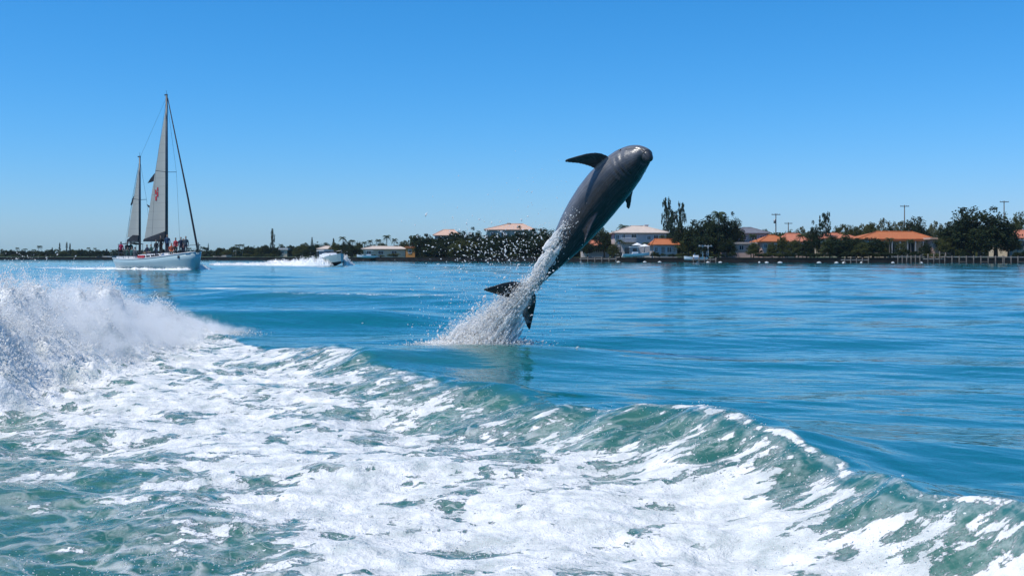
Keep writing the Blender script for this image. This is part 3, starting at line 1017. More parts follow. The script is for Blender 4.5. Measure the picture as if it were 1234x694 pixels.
def house(px0, px1, py_eave, py_ridge, back, depth, wall, roof, label, wins=(), doors=(), rpx=None, ov=.7, chimney=None, name='house', porch=None, balcony=None, flat=False):
    """a house fronting the water; picture columns of the wall, rows of eave and ridge, metres behind the seawall"""
    Y = shore_y((px0 + px1) / 2) + back
    a = at(px0, HOR, Y); b = at(px1, HOR, Y)
    g = GROUND + .1
    root = empty(name, ((a.x + b.x) / 2, Y, g))
    props(root, label, 'house', 'waterfront houses')
    W = (b.x - a.x) / 2
    ze = at(0, py_eave, Y).z - g; zr = at(0, py_ridge, Y + depth * .4).z - g
    fx = lambda px: (px - (px0 + px1) / 2) / FPX * Y
    fz = lambda py: at(0, py, Y).z - g
    m = MB()
    m.box(-W, W, 0, depth, -.3, ze - .02)
    wo = m.build('wall', M[wall], root)
    m = MB()
    if flat:
        m.box(-W - ov, W + ov, -ov, depth + ov, ze - .02, zr)
        ro = m.build('roof', M[roof], root)
    else:
        ra = None if rpx is None else fx(rpx[0]); rb = None if rpx is None else fx(rpx[1])
        A, B, ym = hip_roof(m, -W, W, 0, depth, ze + .16, zr, ov, ra, rb)
        ro = m.build('roof', M[roof], root)
        c = MB()
        c.tube([(A, ym, zr + .03), (B, ym, zr + .03)], .16, 6)
        for (cx, cy) in ((-W - ov, -ov),):
            c.tube([(A, ym, zr + .03), (cx, cy, ze + .2)], .13, 6)
        c.tube([(B, ym, zr + .03), (W + ov, -ov, ze + .2)], .13, 6)
        c.build('ridge_tile', M[roof], ro, True)
    if chimney:
        c = MB(); x = fx(chimney[0]); c.box(x - .45, x + .45, depth * .45, depth * .45 + .9, ze, fz(chimney[1])); c.box(x - .55, x + .55, depth * .45 - .1, depth * .45 + 1.0, fz(chimney[1]) + .002, fz(chimney[1]) + .18)
        c.build('chimney', M[wall], ro)
    for (wx0, wx1, wy0, wy1) in wins:          # picture rectangles
        X0, X1, Z1, Z0 = fx(wx0), fx(wx1), fz(wy0), fz(wy1)
        f = MB(); t = .10
        f.box(X0 - t, X0, -.07, .04, Z0 - t, Z1 + t); f.box(X1, X1 + t, -.07, .04, Z0 - t, Z1 + t)
        f.box(X0, X1, -.07, .04, Z1, Z1 + t); f.box(X0 - .05, X1 + .05, -.12, .04, Z0 - t - .02, Z0)
        f.box((X0 + X1) / 2 - .035, (X0 + X1) / 2 + .035, -.05, .03, Z0, Z1)
        fo = f.build('window', M['trim_white'], wo)
        p = MB(); p.box(X0, X1, -.02, .02, Z0, Z1); pane = p.build('pane', M['glass_dark'], root)
        pane.parent = fo
    for (wx0, wx1, wy0) in doors:
        X0, X1, Z1 = fx(wx0), fx(wx1), fz(wy0)
        d = MB(); d.box(X0, X1, -.05, .03, 0, Z1); d.box(X0 - .08, X0, -.09, .03, 0, Z1 + .08); d.box(X1, X1 + .08, -.09, .03, 0, Z1 + .08); d.box(X0, X1, -.09, .03, Z1, Z1 + .08)
        d.build('door', M['glass_dark'], root)
    if porch:                                   # (px0, px1, py_top, depth, n posts)
        X0, X1, Z1 = fx(porch[0]), fx(porch[1]), fz(porch[2])
        p = MB(); p.box(X0, X1, -porch[3], -.002, Z1 - .22, Z1); p.build('porch_roof', M[porch[5] if len(porch) > 5 else roof], root)
        for i in range(porch[4]):
            x = X0 + .15 + (X1 - X0 - .3) * i / (porch[4] - 1)
            q = MB(); q.box(x - .1, x + .1, -porch[3] + .05, -porch[3] + .25, -.1, Z1 - .222); q.build('porch_post', M['wall_grey'], root)
    if balcony:                                 # (px0, px1, py_floor)
        X0, X1, Z = fx(balcony[0]), fx(balcony[1]), fz(balcony[2])
        p = MB(); p.box(X0, X1, -1.6, -.003, Z - .2, Z); bo = p.build('balcony', M['concrete'], root)
        r_ = MB(); r_.tube([(X0 + .05, -1.55, Z + 1.0), (X1 - .05, -1.55, Z + 1.0)], .05, 6)
        for i in range(14):
            x = X0 + .08 + (X1 - X0 - .16) * i / 13; r_.box(x - .025, x + .025, -1.575, -1.525, Z, Z + 1.0)
        r_.build('railing', M['trim_white'], bo)
    return root


house(741, 803, 281, 272.3, 16, 11, 'wall_white', 'roof_tan', 'two storey white house with pale hip roof and balcony', rpx=(763, 778),
      wins=[(742.5, 746, 283.5, 288), (750, 753.5, 282.5, 288), (761, 767, 282.5, 287.5), (780, 784, 284.5, 289), (788, 793, 283.5, 287.5), (796, 800, 283, 287)], doors=[(753, 758, 299), (763, 767, 300)],
      balcony=(747, 766, 291.5), chimney=(782, 271), name='two_storey_house')
house(788, 816, 295.3, 288.2, 6, 8, 'wall_white', 'roof_orange', 'low white house wing with orange tiled roof', rpx=(791, 813), wins=[(789, 792.5, 298, 303.5), (797, 801, 297.5, 305), (804, 809, 298, 304)], name='bungalow')
house(702, 734, 296.3, 290, 10, 9, 'wall_white', 'roof_red', 'low white bungalow with red roof beside a palm', rpx=(710, 727), wins=[(705, 712, 299, 305), (718, 722, 299, 304), (726, 731, 299, 304)], name='bungalow')
house(880, 924, 281.5, 274.3, 24, 12, 'wall_grey', 'roof_grey', 'grey house with dark grey hip roof behind the shade tree', rpx=(901, 911), wins=[(884, 889, 284, 288), (893, 899, 284, 289), (906, 912, 284, 289), (916, 921, 284, 288)], name='two_storey_house')
house(876, 914, 294, 292.2, 12, 8, 'wall_pink', 'roof_tan', 'flat roofed pink pool house in front of the grey house', flat=True, wins=[(880, 884, 296, 301), (891, 896, 296, 301), (902, 908, 295.5, 301)], ov=.5, name='bungalow')
house(918, 946, 291.5, 283.5, 14, 10, 'wall_pink', 'roof_orange', 'pink bungalow with small bright orange hip roof', rpx=(931, 938), wins=[(921, 924, 294, 299), (931, 936, 294.5, 300)], name='bungalow')
house(946, 975, 291.5, 281.5, 17, 10, 'wall_pink', 'roof_red', 'salmon pink bungalow with rust red roof and arched garden wall', rpx=(953, 968), wins=[(952, 956, 293.5, 298), (964, 968, 294, 299)], name='bungalow')
house(994, 1030, 287.5, 281, 40, 10, 'wall_cream', 'roof_red', 'cream house with red roof half hidden by shrubs', rpx=(1002, 1020), wins=[(1010, 1015, 290, 295)], name='bungalow')
house(1036, 1122, 288.6, 279.2, 14, 12, 'wall_cream', 'roof_orange', 'wide bungalow with a bright orange hip roof and shaded porch', rpx=(1066, 1110), porch=(1060, 1108, 289.5, 3.0, 6),
      wins=[(1042, 1047, 292, 298), (1064, 1070, 293, 299), (1080, 1086, 293, 299), (1113, 1118, 292, 298)], doors=[(1072, 1077, 293), (1094, 1101, 293)], name='bungalow')
house(1124, 1148, 288.5, 286.6, 13, 9, 'wall_pink', 'roof_pink', 'flat roofed pink garage beside the orange roofed bungalow', flat=True, wins=[(1128, 1132, 292, 297), (1139, 1144, 291.5, 297)], ov=.9, name='bungalow')
house(1217, 1275, 287, 277.6, 14, 11, 'wall_cream', 'roof_red', 'cream bungalow with reddish roof beyond the big dark trees', rpx=(1230, 1262), wins=[(1221, 1226, 290, 296), (1232, 1238, 290, 296)], porch=(1212, 1245, 289.0, 2.5, 5, 'trim_white'), name='bungalow')
house(524, 552, 284, 276.8, 45, 12, 'wall_grey', 'roof_pink', 'distant house with dull pinkish roof showing over treetops', rpx=(533, 546), wins=[(530, 534, 287, 291)], name='house')
house(586, 642, 277.3, 269.8, 30, 14, 'wall_cream', 'roof_pink', 'large house with salmon hip roof rising above dark trees', rpx=(612, 630), wins=[(592, 597, 280, 285), (604, 610, 280, 285), (620, 626, 280, 285)], chimney=(613, 268.6), name='two_storey_house')
house(438, 488, 300.5, 297, 12, 9, 'wall_cream', 'roof_tan', 'long low cream bungalow with flat tan roof', rpx=(446, 480), wins=[(442, 447, 302.5, 306.5), (456, 462, 302.5, 306.5), (472, 478, 302.5, 306.5)], name='bungalow')
house(489, 500, 299, 297, 10, 8, 'wall_orange', 'roof_orange', 'small bright orange cottage next to the cream bungalow', flat=True, ov=.3, wins=[(492, 496, 301, 305)], name='cottage')
house(337, 346, 301, 299, 30, 8, 'wall_cream', 'roof_white', 'tiny white roofed cottage beside the tall column tree', flat=True, ov=.4, wins=[(339, 342, 303, 306)], name='cottage')
house(384, 398, 300.5, 296.6, 22, 9, 'wall_grey', 'roof_tan', 'grey cottage with tan gable roof behind the motor cruiser', rpx=(389, 394), wins=[(387, 390, 302, 305)], name='cottage')
house(116, 134, 310.5, 308.8, 6, 8, 'wall_white', 'roof_white', 'long low white boat shed on the distant shore', flat=True, ov=.3, doors=[(120, 124, 311)], name='boat_shed')
house(258, 272, 309.6, 307.6, 12, 8, 'wall_cream', 'roof_tan', 'low tan shed on the shore between ketch and cruiser', flat=True, ov=.3, wins=[(262, 265, 310.5, 312)], name='boat_shed')


# ------------------------------------------------------------------ trees
def leaf_cloud(centres, radii, per, size, rng, flat=.0):
    """leaf quads scattered in clumps"""
    V = []; F = []
    for c, r in zip(centres, radii):
        n = per
        d = rng.normal(0, 1, (n, 3)); d /= np.linalg.norm(d, axis=1, keepdims=True)
        rad = r * rng.random((n, 1)) ** .45
        p = np.array(c) + d * rad * np.array([1, 1, .8])
        a = rng.normal(0, 1, (n, 3)); a[:, 2] *= .7; a /= np.linalg.norm(a, axis=1, keepdims=True)
        b = np.cross(a, rng.normal(0, 1, (n, 3))); b /= np.linalg.norm(b, axis=1, keepdims=True)
        s = size * rng.uniform(.55, 1.35, (n, 1))
        q = np.stack([p - a * s, p + b * s * .5, p + a * s, p - b * s * .5], 1).reshape(-1, 3)
        F.append(np.arange(len(q)).reshape(-1, 4) + sum(len(x) for x in V))
        V.append(q)
    return np.concatenate(V), np.concatenate(F)


def crown_mesh(name, kind, mat, seed):
    """unit crown: 1 tall, about 1 wide, base at z = 0"""
    rng = np.random.default_rng(seed)
    C = []; Rd = []
    if kind == 'broad':
        for _ in range(120):
            th = rng.uniform(0, 6.28); ph = math.acos(rng.uniform(-.25, 1)); k = rng.random() ** .35
            wob = 1 + .25 * math.sin(3 * th + seed) + .18 * math.sin(5 * th + 2 * seed)
            C.append((.40 * k * math.sin(ph) * math.cos(th) * wob, .40 * k * math.sin(ph) * math.sin(th) * wob, .36 + .52 * k * math.cos(ph) * (1 + .12 * rng.normal())))
            Rd.append(rng.uniform(.075, .15))
        per, size = 56, .026
    elif kind == 'open':
        for _ in range(60):
            th = rng.uniform(0, 6.28); ph = math.acos(rng.uniform(-.35, 1)); k = rng.random() ** .3
            C.append((.42 * k * math.sin(ph) * math.cos(th), .42 * k * math.sin(ph) * math.sin(th), .42 + .50 * k * math.cos(ph)))
            Rd.append(rng.uniform(.06, .13))
        per, size = 40, .028
    elif kind == 'pine':           # tall plume, ragged
        for i in range(130):
            f = i / 129
            w = .44 * math.sin(math.pi * (.10 + .80 * f)) ** .6 * (.45 + .55 * rng.random()) * (1 + .3 * math.sin(f * 23 + seed)) + .02
            th = rng.uniform(0, 6.28)
            C.append((w * math.cos(th), w * math.sin(th), .03 + .95 * f)); Rd.append(rng.uniform(.05, .12) * (1.1 - .35 * f))
        per, size = 34, .03
    elif kind == 'norfolk':        # tiers of branches
        for t in range(11):
            f = t / 10
            w = .46 * (1 - f) + .03
            for k in range(9):
                th = 2 * math.pi * k / 9 + t
                for q in (.35, .7, 1.0):
                    C.append((w * q * math.cos(th), w * q * math.sin(th), .03 + .93 * f + .03 * q)); Rd.append(.045)
        per, size = 9, .028
    elif kind == 'column':
        for i in range(70):
            f = i / 69
            w = .40 * (math.sin(math.pi * min(1, f * .8 + .18)) ** .6)
            th = rng.uniform(0, 6.28); k = rng.random() ** .5
            C.append((w * k * math.cos(th), w * k * math.sin(th), .02 + .93 * f)); Rd.append(rng.uniform(.07, .12))
        per, size = 34, .03
    else:                          # shrub
        for _ in range(26):
            th = rng.uniform(0, 6.28); k = rng.random() ** .5
            C.append((.42 * k * math.cos(th), .42 * k * math.sin(th), .22 + .55 * rng.random() * (1 - .5 * k))); Rd.append(rng.uniform(.11, .2))
        per, size = 46, .05
    V, F = leaf_cloud(C, Rd, per, size, rng)
    me = fast_mesh(name, V, F, False)
    me.materials.append(mat)
    return me, C


def trunk_mesh(name, C, top, r0, mat, limbs=7, seed=0):
    rng = random.Random(seed)
    m = MB()
    m.tube([(0, 0, -.03), (.01, .0, top * .5), (.0, .01, top)], [r0 * 1.3, r0, r0 * .8], 8)
    pick = rng.sample(range(len(C)), min(limbs, len(C)))
    for i in pick:
        c = Vector(C[i])
        mid = Vector((c.x * .45, c.y * .45, (top + c.z) / 2))
        m.tube([(0, 0, top * .85), mid, c], [r0 * .55, r0 * .36, r0 * .12], 5)
    return m.mesh(name, mat, True)


def palm_meshes(seed, lean):
    rng = random.Random(seed)
    t = MB()
    pts = [(lean * f * f, 0, f * .84) for f in (0, .25, .5, .75, 1)]
    t.tube([(pts[0][0], 0, -.02)] + pts[1:], [.030, .022, .020, .018, .016], 7)
    tm = t.mesh('trunk', M['palm_bark'], True)
    c = MB(); top = Vector(pts[-1])
    for k in range(20):
        az = 2 * math.pi * k / 20 + rng.uniform(-.15, .15); el = rng.uniform(-.35, 1.1); L = rng.uniform(.22, .30)
        d = Vector((math.cos(az), math.sin(az), 0)); P = []
        for q in range(7):
            f = q / 6
            P.append(top + d * (L * f * math.cos(el * .7)) + Vector((0, 0, L * (f * math.sin(el) - .75 * f * f))))
        c.tube(P, [.006 - .0007 * q for q in range(7)], 4)
        side = Vector((-d.y, d.x, 0))
        for q in range(1, 14):
            f = q / 13 * 6; i = min(int(f), 5); p = P[i].lerp(P[i + 1], f - i)
            ll = .075 * math.sin(math.pi * min(1, .25 + .75 * q / 13)) + .02
            for s_ in (-1, 1):
                tip = p + side * s_ * ll + d * ll * .55 - Vector((0, 0, ll * rng.uniform(.3, .75)))
                c.add([p - d * .007, p + d * .007, tip], [(0, 1, 2)])
    cm = c.mesh('crown', M['leaf_palm'], False)
    return tm, cm


KIND = {}
for nm, kind, mat, seeds, top, r0 in (('oak', 'broad', 'leaf_dark', (1, 2, 3), .34, .035), ('garden_tree', 'broad', 'leaf_mid', (4, 5), .34, .028), ('pale_tree', 'open', 'leaf_pale', (6, 7), .45, .022),
                                      ('open_tree', 'open', 'leaf_mid', (8, 9), .45, .024), ('pine', 'pine', 'leaf_pine', (10, 11), .9, .022), ('norfolk', 'norfolk', 'leaf_pine', (12,), .95, .018),
                                      ('column', 'column', 'leaf_pine', (13, 14), .9, .05), ('shrub', 'shrub', 'leaf_dark', (15, 16, 17), .3, .02), ('shrub_mid', 'shrub', 'leaf_mid', (18, 19), .3, .02)):
    KIND[nm] = []
    for s_ in seeds:
        cm, C = crown_mesh('crown', kind, M[mat], s_)
        KIND[nm].append((trunk_mesh('trunk', C, top, r0, M['bark'], 8, s_), cm))
KIND['palm'] = [palm_meshes(1, .03), palm_meshes(2, -.08), palm_meshes(3, .10)]

TREE_INFO = {  # object name, category, label, group
    'oak': ('shade_tree', 'tree', 'dark dense rounded shade tree among the shore houses', 'dark shade trees on the shore'),
    'garden_tree': ('garden_tree', 'tree', 'mid green rounded garden tree on the shore', 'green garden trees on the shore'),
    'pale_tree': ('pale_tree', 'tree', 'pale olive thin leaved tree behind the shore houses', 'pale trees behind the houses'),
    'open_tree': ('open_tree', 'tree', 'loose open crowned green tree on the shore', 'open crowned trees on the shore'),
    'pine': ('pine_tree', 'tree', 'tall ragged dark pine standing above the shore trees', 'pines on the shore'),
    'norfolk': ('norfolk_pine', 'tree', 'pointed tiered pine rising over the shoreline trees', 'tiered pines on the shore'),
    'column': ('column_tree', 'tree', 'narrow columnar evergreen rising over the shoreline', 'columnar evergreens on the shore'),
    'shrub': ('shrub', 'shrub', 'dark low shrub growing along the seawall gardens', 'dark shrubs along the seawall'),
    'shrub_mid': ('shrub', 'shrub', 'mid green low shrub growing along the seawall', 'green shrubs along the seawall'),
    'palm': ('palm_tree', 'tree', 'slender palm tree with drooping fronds on the shore', 'palm trees on the shore'),
}
TC = {}
PLACES = [(60, 'beyond the breaking wave'), (134, 'near the white boat shed'), (236, 'behind the ketch'), (300, 'by the low tan shed'), (350, 'by the solitary columnar evergreen'), (412, 'behind the motor cruiser'), (505, 'by the long cream bungalow'),
          (562, 'by the dull pinkish roof'), (650, 'around the salmon roofed house'), (738, 'behind the leaping dolphin'), (806, 'by the white two storey house'), (872, 'by the white pergola'), (930, 'by the grey house'), (990, 'by the salmon pink bungalow'),
          (1036, 'by the red roofed cream house'), (1122, 'by the wide orange roofed bungalow'), (1212, 'by the boardwalk dock'), (9999, 'beyond the boardwalk dock')]
SHORT = {'oak': 'dark dense rounded shade tree', 'garden_tree': 'mid green rounded garden tree', 'pale_tree': 'pale olive thin leaved tree', 'open_tree': 'loose open crowned green tree', 'pine': 'tall ragged dark pine',
         'norfolk': 'pointed tiered pine', 'column': 'narrow columnar evergreen', 'shrub': 'dark low seawall shrub', 'shrub_mid': 'mid green low seawall shrub', 'palm': 'slender palm with drooping fronds'}


def tree(kind, px, py_top, w_px, back, label=None, py_base=None):
    """picture column, row of the top, crown width in picture pixels, metres behind the seawall"""
    Y = shore_y(px) + back
    p = at(px, HOR, Y); base = GROUND + .1 if py_base is None else at(px, py_base, Y).z
    H = at(px, py_top, Y).z - base
    W = w_px / FPX * Y
    i = TC.get(kind, 0); TC[kind] = i + 1
    tm, cm = KIND[kind][i % len(KIND[kind])]
    nm, cat, lab, grp = TREE_INFO[kind]
    lab = SHORT[kind] + ' ' + next(t for q, t in PLACES if px < q)
    sx = W if kind != 'palm' else H
    if kind == 'palm': sx = W / .52
    root = empty(nm, (p.x, Y, base), random.uniform(0, 6.28), (sx / .92 if kind != 'palm' else sx, sx / .92 if kind != 'palm' else sx, H))
    props(root, label or lab, cat, grp)
    link(bpy.data.objects.new('trunk', tm), root)
    link(bpy.data.objects.new('crown', cm), root)
    return root


# notable trees on the right-hand shore
tree('oak', 1168, 244.5, 62, 9, 'tall dark tree with sky gaps in its top beside the dock')
tree('oak', 1200, 252, 56, 8, 'broad nearly black tree behind the dock under a pole')
tree('oak', 1148, 262, 36, 10, 'lower dark tree between the pink garage and biggest shade tree')
tree('oak', 1104, 257.5, 36, 34, 'flat topped dark tree behind the orange roof by the pole')
tree('pale_tree', 1127, 264, 26, 44)
tree('pale_tree', 1046, 263, 34, 48)
tree('pale_tree', 1066, 260.5, 26, 50)
tree('pale_tree', 1083, 260, 24, 52)
tree('garden_tree', 1050, 268, 26, 42)
tree('garden_tree', 1032, 270, 24, 46)
tree('open_tree', 1016, 263.5, 24, 46)
tree('open_tree', 1027, 268, 14, 46)
tree('pine', 995.5, 256.5, 13, 40, 'spindly tiered pine behind the dark shrub tree')
tree('norfolk', 988, 261, 10, 40)
tree('oak', 981, 268, 18, 10, 'small dark tree in front of the salmon bungalow')
tree('pale_tree', 966, 271, 22, 46)
tree('pale_tree', 1000, 274, 24, 50)
tree('open_tree', 944, 275, 18, 44)
tree('oak', 1012, 282, 44, 6, 'wide low dark tree screening the red roofed cream house')
tree('oak', 1052, 284, 36, 6, 'wide low dark tree before the orange porch')
tree('garden_tree', 943, 283.5, 16, 7, 'small green tree in front of the orange hip roof')
tree('open_tree', 1229, 250, 26, 60, 'thin tree behind the reddish roofed cream bungalow')
tree('garden_tree', 1225, 265, 26, 50)
tree('garden_tree', 1255, 262, 40, 40)
tree('oak', 1290, 256, 50, 30)
# the big trees beside the white house
tree('oak', 862, 252.5, 46, 10, 'broad dark tree topped with palm fronds beside the grey house')
tree('oak', 843, 261, 44, 9, 'wide dark shade tree between white house and pergola')
tree('oak', 884, 258, 26, 14, 'rounded dark tree over the grey roof')
tree('oak', 826, 268, 34, 12, 'dark tree at the foot of the tall pines')
tree('pine', 804, 239.5, 15, 36, 'tallest ragged pine beside the white house')
tree('pine', 821, 244.5, 11, 38, 'slim pine beside the tallest ragged pine')
tree('pine', 813, 253, 18, 34, 'short bushy pine between the two tall ones')
tree('palm', 866, 248.5, 22, 8, 'palm poking out of the broad dark tree')
tree('palm', 752, 266.5, 20, 34, 'palm behind the white house roof')
tree('palm', 722, 272, 22, 16)
tree('oak', 716, 270, 36, 22, 'dark tree right behind the leaping dolphin')
tree('oak', 728, 276, 22, 10)
tree('garden_tree', 924, 273.5, 24, 46)
tree('shrub', 783, 268, 4, 40)
for k, px, top, w, b in (('garden_tree', 1000, 285, 24, 8), ('oak', 1032, 284, 26, 9), ('garden_tree', 1066, 290, 20, 7), ('oak', 1010, 291, 30, 4), ('garden_tree', 1040, 292, 30, 4), ('open_tree', 1085, 290, 16, 6), ('oak', 1116, 291, 16, 6), ('palm', 1072, 284, 14, 5), ('palm', 1098, 286, 12, 5), ('shrub', 1092, 298, 16, 5), ('shrub', 1104, 299, 14, 4), ('palm', 962, 279, 14, 12), ('palm', 1020, 277, 14, 14), ('palm', 905, 279, 13, 8), ('palm', 796, 281, 12, 12), ('palm', 1150, 268, 16, 12), ('garden_tree', 1140, 283, 26, 7), ('oak', 1180, 272, 50, 6),
                         ('oak', 1215, 276, 26, 7), ('garden_tree', 958, 288, 20, 6), ('oak', 972, 286, 18, 7), ('garden_tree', 930, 291, 16, 5), ('garden_tree', 908, 292, 18, 5), ('oak', 876, 284, 26, 7), ('oak', 850, 278, 40, 6), ('garden_tree', 830, 283, 30, 7), ('oak', 812, 284, 14, 10), ('palm', 748, 286, 14, 6), ('garden_tree', 740, 293, 16, 5), ('palm', 776, 290, 12, 5), ('oak', 708, 287, 18, 6),
                         ('pale_tree', 1100, 266, 30, 60), ('garden_tree', 1120, 270, 30, 56), ('pale_tree', 978, 274, 26, 56), ('garden_tree', 952, 277, 22, 60), ('garden_tree', 1008, 272, 22, 60), ('oak', 1075, 270, 30, 46)):
    tree(k, px, top, w, b)
# dark belt behind the dolphin's spray
for px, top, w, b in ((512, 283, 30, 14), (534, 281, 30, 16), (556, 276, 30, 15), (572, 275.5, 30, 18), (590, 280, 30, 14), (610, 279, 30, 14), (628, 274, 34, 16), (648, 271, 34, 18), (664, 274, 30, 14), (684, 277, 30, 20), (600, 287, 36, 9), (640, 286, 40, 9), (560, 288, 40, 9), (525, 291, 34, 8), (676, 286, 34, 9), (700, 280, 28, 24)):
    tree('oak' if random.random() < .7 else 'garden_tree', px, top, w, b)
# mid-left shore
for px, top, w, b, k in ((503, 284, 16, 22, 'oak'), (488, 288, 20, 30, 'garden_tree'), (466, 280.5, 12, 30, 'palm'), (474, 285, 10, 30, 'palm'), (458, 286, 10, 34, 'palm'), (446, 287, 9, 40, 'palm'), (440, 289, 9, 40, 'palm'), (426, 286.5, 10, 30, 'palm'), (432, 291, 12, 26, 'garden_tree'),
                         (414, 282.5, 12, 26, 'palm'), (417, 289, 18, 22, 'oak'), (404, 291, 16, 26, 'garden_tree'), (402, 287, 5, 34, 'column'), (448, 293, 18, 26, 'oak'), (460, 292, 20, 26, 'garden_tree'), (480, 293, 20, 24, 'oak'), (424, 294, 22, 14, 'oak'), (392, 291, 18, 32, 'oak'),
                         (376, 286.5, 8, 50, 'norfolk'), (368, 291, 16, 60, 'garden_tree'), (382, 292, 14, 60, 'oak'), (356, 295, 16, 40, 'oak'), (362, 296, 20, 20, 'garden_tree'), (349, 297, 12, 40, 'garden_tree'), (340, 292.5, 9, 44, 'palm'),
                         (320, 294, 12, 20, 'oak'), (313, 297, 14, 30, 'garden_tree'), (306, 297, 12, 36, 'oak'), (284, 293, 10, 36, 'palm'), (292, 292.5, 9, 40, 'palm'), (281, 296, 9, 30, 'palm'), (251, 293.5, 4, 50, 'norfolk'), (243, 296, 8, 44, 'palm'), (265, 298, 14, 34, 'oak'), (300, 299, 14, 30, 'oak'), (334, 299, 16, 26, 'oak'), (373, 299, 18, 16, 'oak'), (274, 300, 16, 24, 'garden_tree')):
    tree(k, px, top, w, b)
tree('column', 328.3, 275.5, 8.5, 24, 'tall solitary columnar evergreen standing well above the far shore')
# far left shore
for px, top, w, b, k in ((2, 299, 5, 60, 'palm'), (14, 300, 8, 30, 'oak'), (20, 297, 6, 60, 'palm'), (29, 298.5, 7, 40, 'palm'), (27, 301, 10, 30, 'oak'), (40, 299.5, 8, 40, 'palm'), (46, 294.5, 5, 70, 'palm'), (50, 294.5, 5, 70, 'palm'), (58, 300, 7, 40, 'palm'), (63, 298.5, 6, 44, 'norfolk'), (68, 299, 6, 40, 'palm'), (72, 292.5, 3.4, 50, 'column'), (80.5, 291.5, 3.6, 50, 'column'), (84.5, 293, 3.4, 52, 'column'),
                         (97, 299, 10, 30, 'oak'), (92, 301, 10, 34, 'garden_tree'), (107, 297, 6, 60, 'palm'), (115, 297.5, 6, 60, 'palm'), (118, 300, 8, 40, 'oak'), (128, 301, 9, 34, 'oak'), (136, 300, 7, 40, 'palm'), (150, 299, 7, 44, 'palm'), (180, 299, 8, 40, 'palm'), (206, 298, 8, 40, 'palm'), (228, 297.5, 8, 40, 'palm'), (239, 292.5, 5, 54, 'norfolk'), (36, 303, 12, 24, 'oak'), (76, 302, 14, 22, 'garden_tree'), (108, 303, 14, 20, 'oak'), (54, 303.5, 14, 20, 'oak'), (-20, 298, 8, 40, 'palm'), (-12, 301, 14, 30, 'oak')):
    tree(k, px, top, w, b)
# shrubs and hedges along the wall
for i in range(95):
    px = random.uniform(-40, 1270)
    if 1150 < px < 1215 and random.random() < .5: continue
    Y = shore_y(px)
    tree(random.choice(['shrub', 'shrub', 'shrub_mid']), px, random.uniform(300.5, 306.5) if px > 690 else random.uniform(303, 308), random.uniform(8, 20) * 300 / Y, random.uniform(1.5, 5))
for px in range(922, 1075, 9):
    tree('shrub', px, random.uniform(300, 304), 15, 2.5)


def treeline(name, px0, px1, top_f, back, step, label, mat, size=.75):
    """unbroken bank of far foliage"""
    rng = np.random.default_rng(5)
    C = []; Rd = []
    px = px0
    while px < px1:
        Y = shore_y(px) + back + rng.uniform(-6, 10)
        p = at(px, HOR, Y); zt = at(px, top_f(px) + rng.uniform(-1.2, 1.2), Y).z
        z = GROUND - .2
        while z < zt - .5:
            C.append((p.x + rng.normal(0, 1.2), p.y + rng.normal(0, 2), z + rng.uniform(.2, 1))); Rd.append(rng.uniform(1.0, 2.0)); z += 1.5
        px += step
    V, F = leaf_cloud(C, Rd, 26, size, rng)
    me = fast_mesh(name, V, F, False); me.materials.append(mat)
    o = link(bpy.data.objects.new(name, me))
    props(o, label, 'trees', kind='stuff')


treeline('distant_tree_bank', -60, 430, lambda p: float(np.interp(p, [0, 60, 240, 330, 430], [304.5, 303.5, 302.5, 300, 297])), 60, 1.6, 'far dark bank of foliage behind the ketch and cruiser', M['leaf_dark'])
treeline('garden_tree_bank', 500, 720, lambda p: 289 + 3 * math.sin(p / 9), 22, 1.3, 'dark bank of garden foliage behind the spray', M['leaf_dark'], .6)
treeline('far_tree_bank', 720, 1300, lambda p: 284 + 3 * math.sin(p / 11), 90, 2.0, 'far foliage between the houses', M['leaf_mid'], .7)


# ------------------------------------------------------------------ utility poles, docks, waterfront things
def pole(px, py_top, back, label):
    Y = shore_y(px) + back
    p = at(px, HOR, Y); H = at(px, py_top, Y).z - GROUND
    root = empty('utility_pole', (p.x, Y, GROUND)); props(root, label, 'utility pole', 'utility poles behind the houses')
    m = MB(); m.tube([(0, 0, -.3), (0, 0, H)], [.17, .12], 8); m.build('post', M['pole_wood'], root, True)
    m = MB(); m.box(-1.15, 1.15, -.17, -.05, H - .42, H - .24); m.build('crossarm', M['pole_wood'], root)
    for x in (-1.0, -.45, .45, 1.0):
        m = MB(); m.tube([(x, -.11, H - .24), (x, -.11, H - .02)], [.05, .035], 6); m.build('insulator', M['metal_grey'], root)
    return root, H


r_, H_ = pole(935, 257.2, 34, 'utility pole with transformer behind the grey and orange roofs')
m = MB(); m.tube([(-.38, -.1, H_ - 2.6), (-.38, -.1, H_ - 1.6)], .25, 10); m.build('transformer', M['metal_grey'], r_, True)
pole(1090, 247.2, 40, 'utility pole rising beside the flat topped dark tree')
pole(1210, 242, 44, 'utility pole rising over the biggest dark trees')
pole(950, 268, 70, 'short thin pole next to the transformer pole')


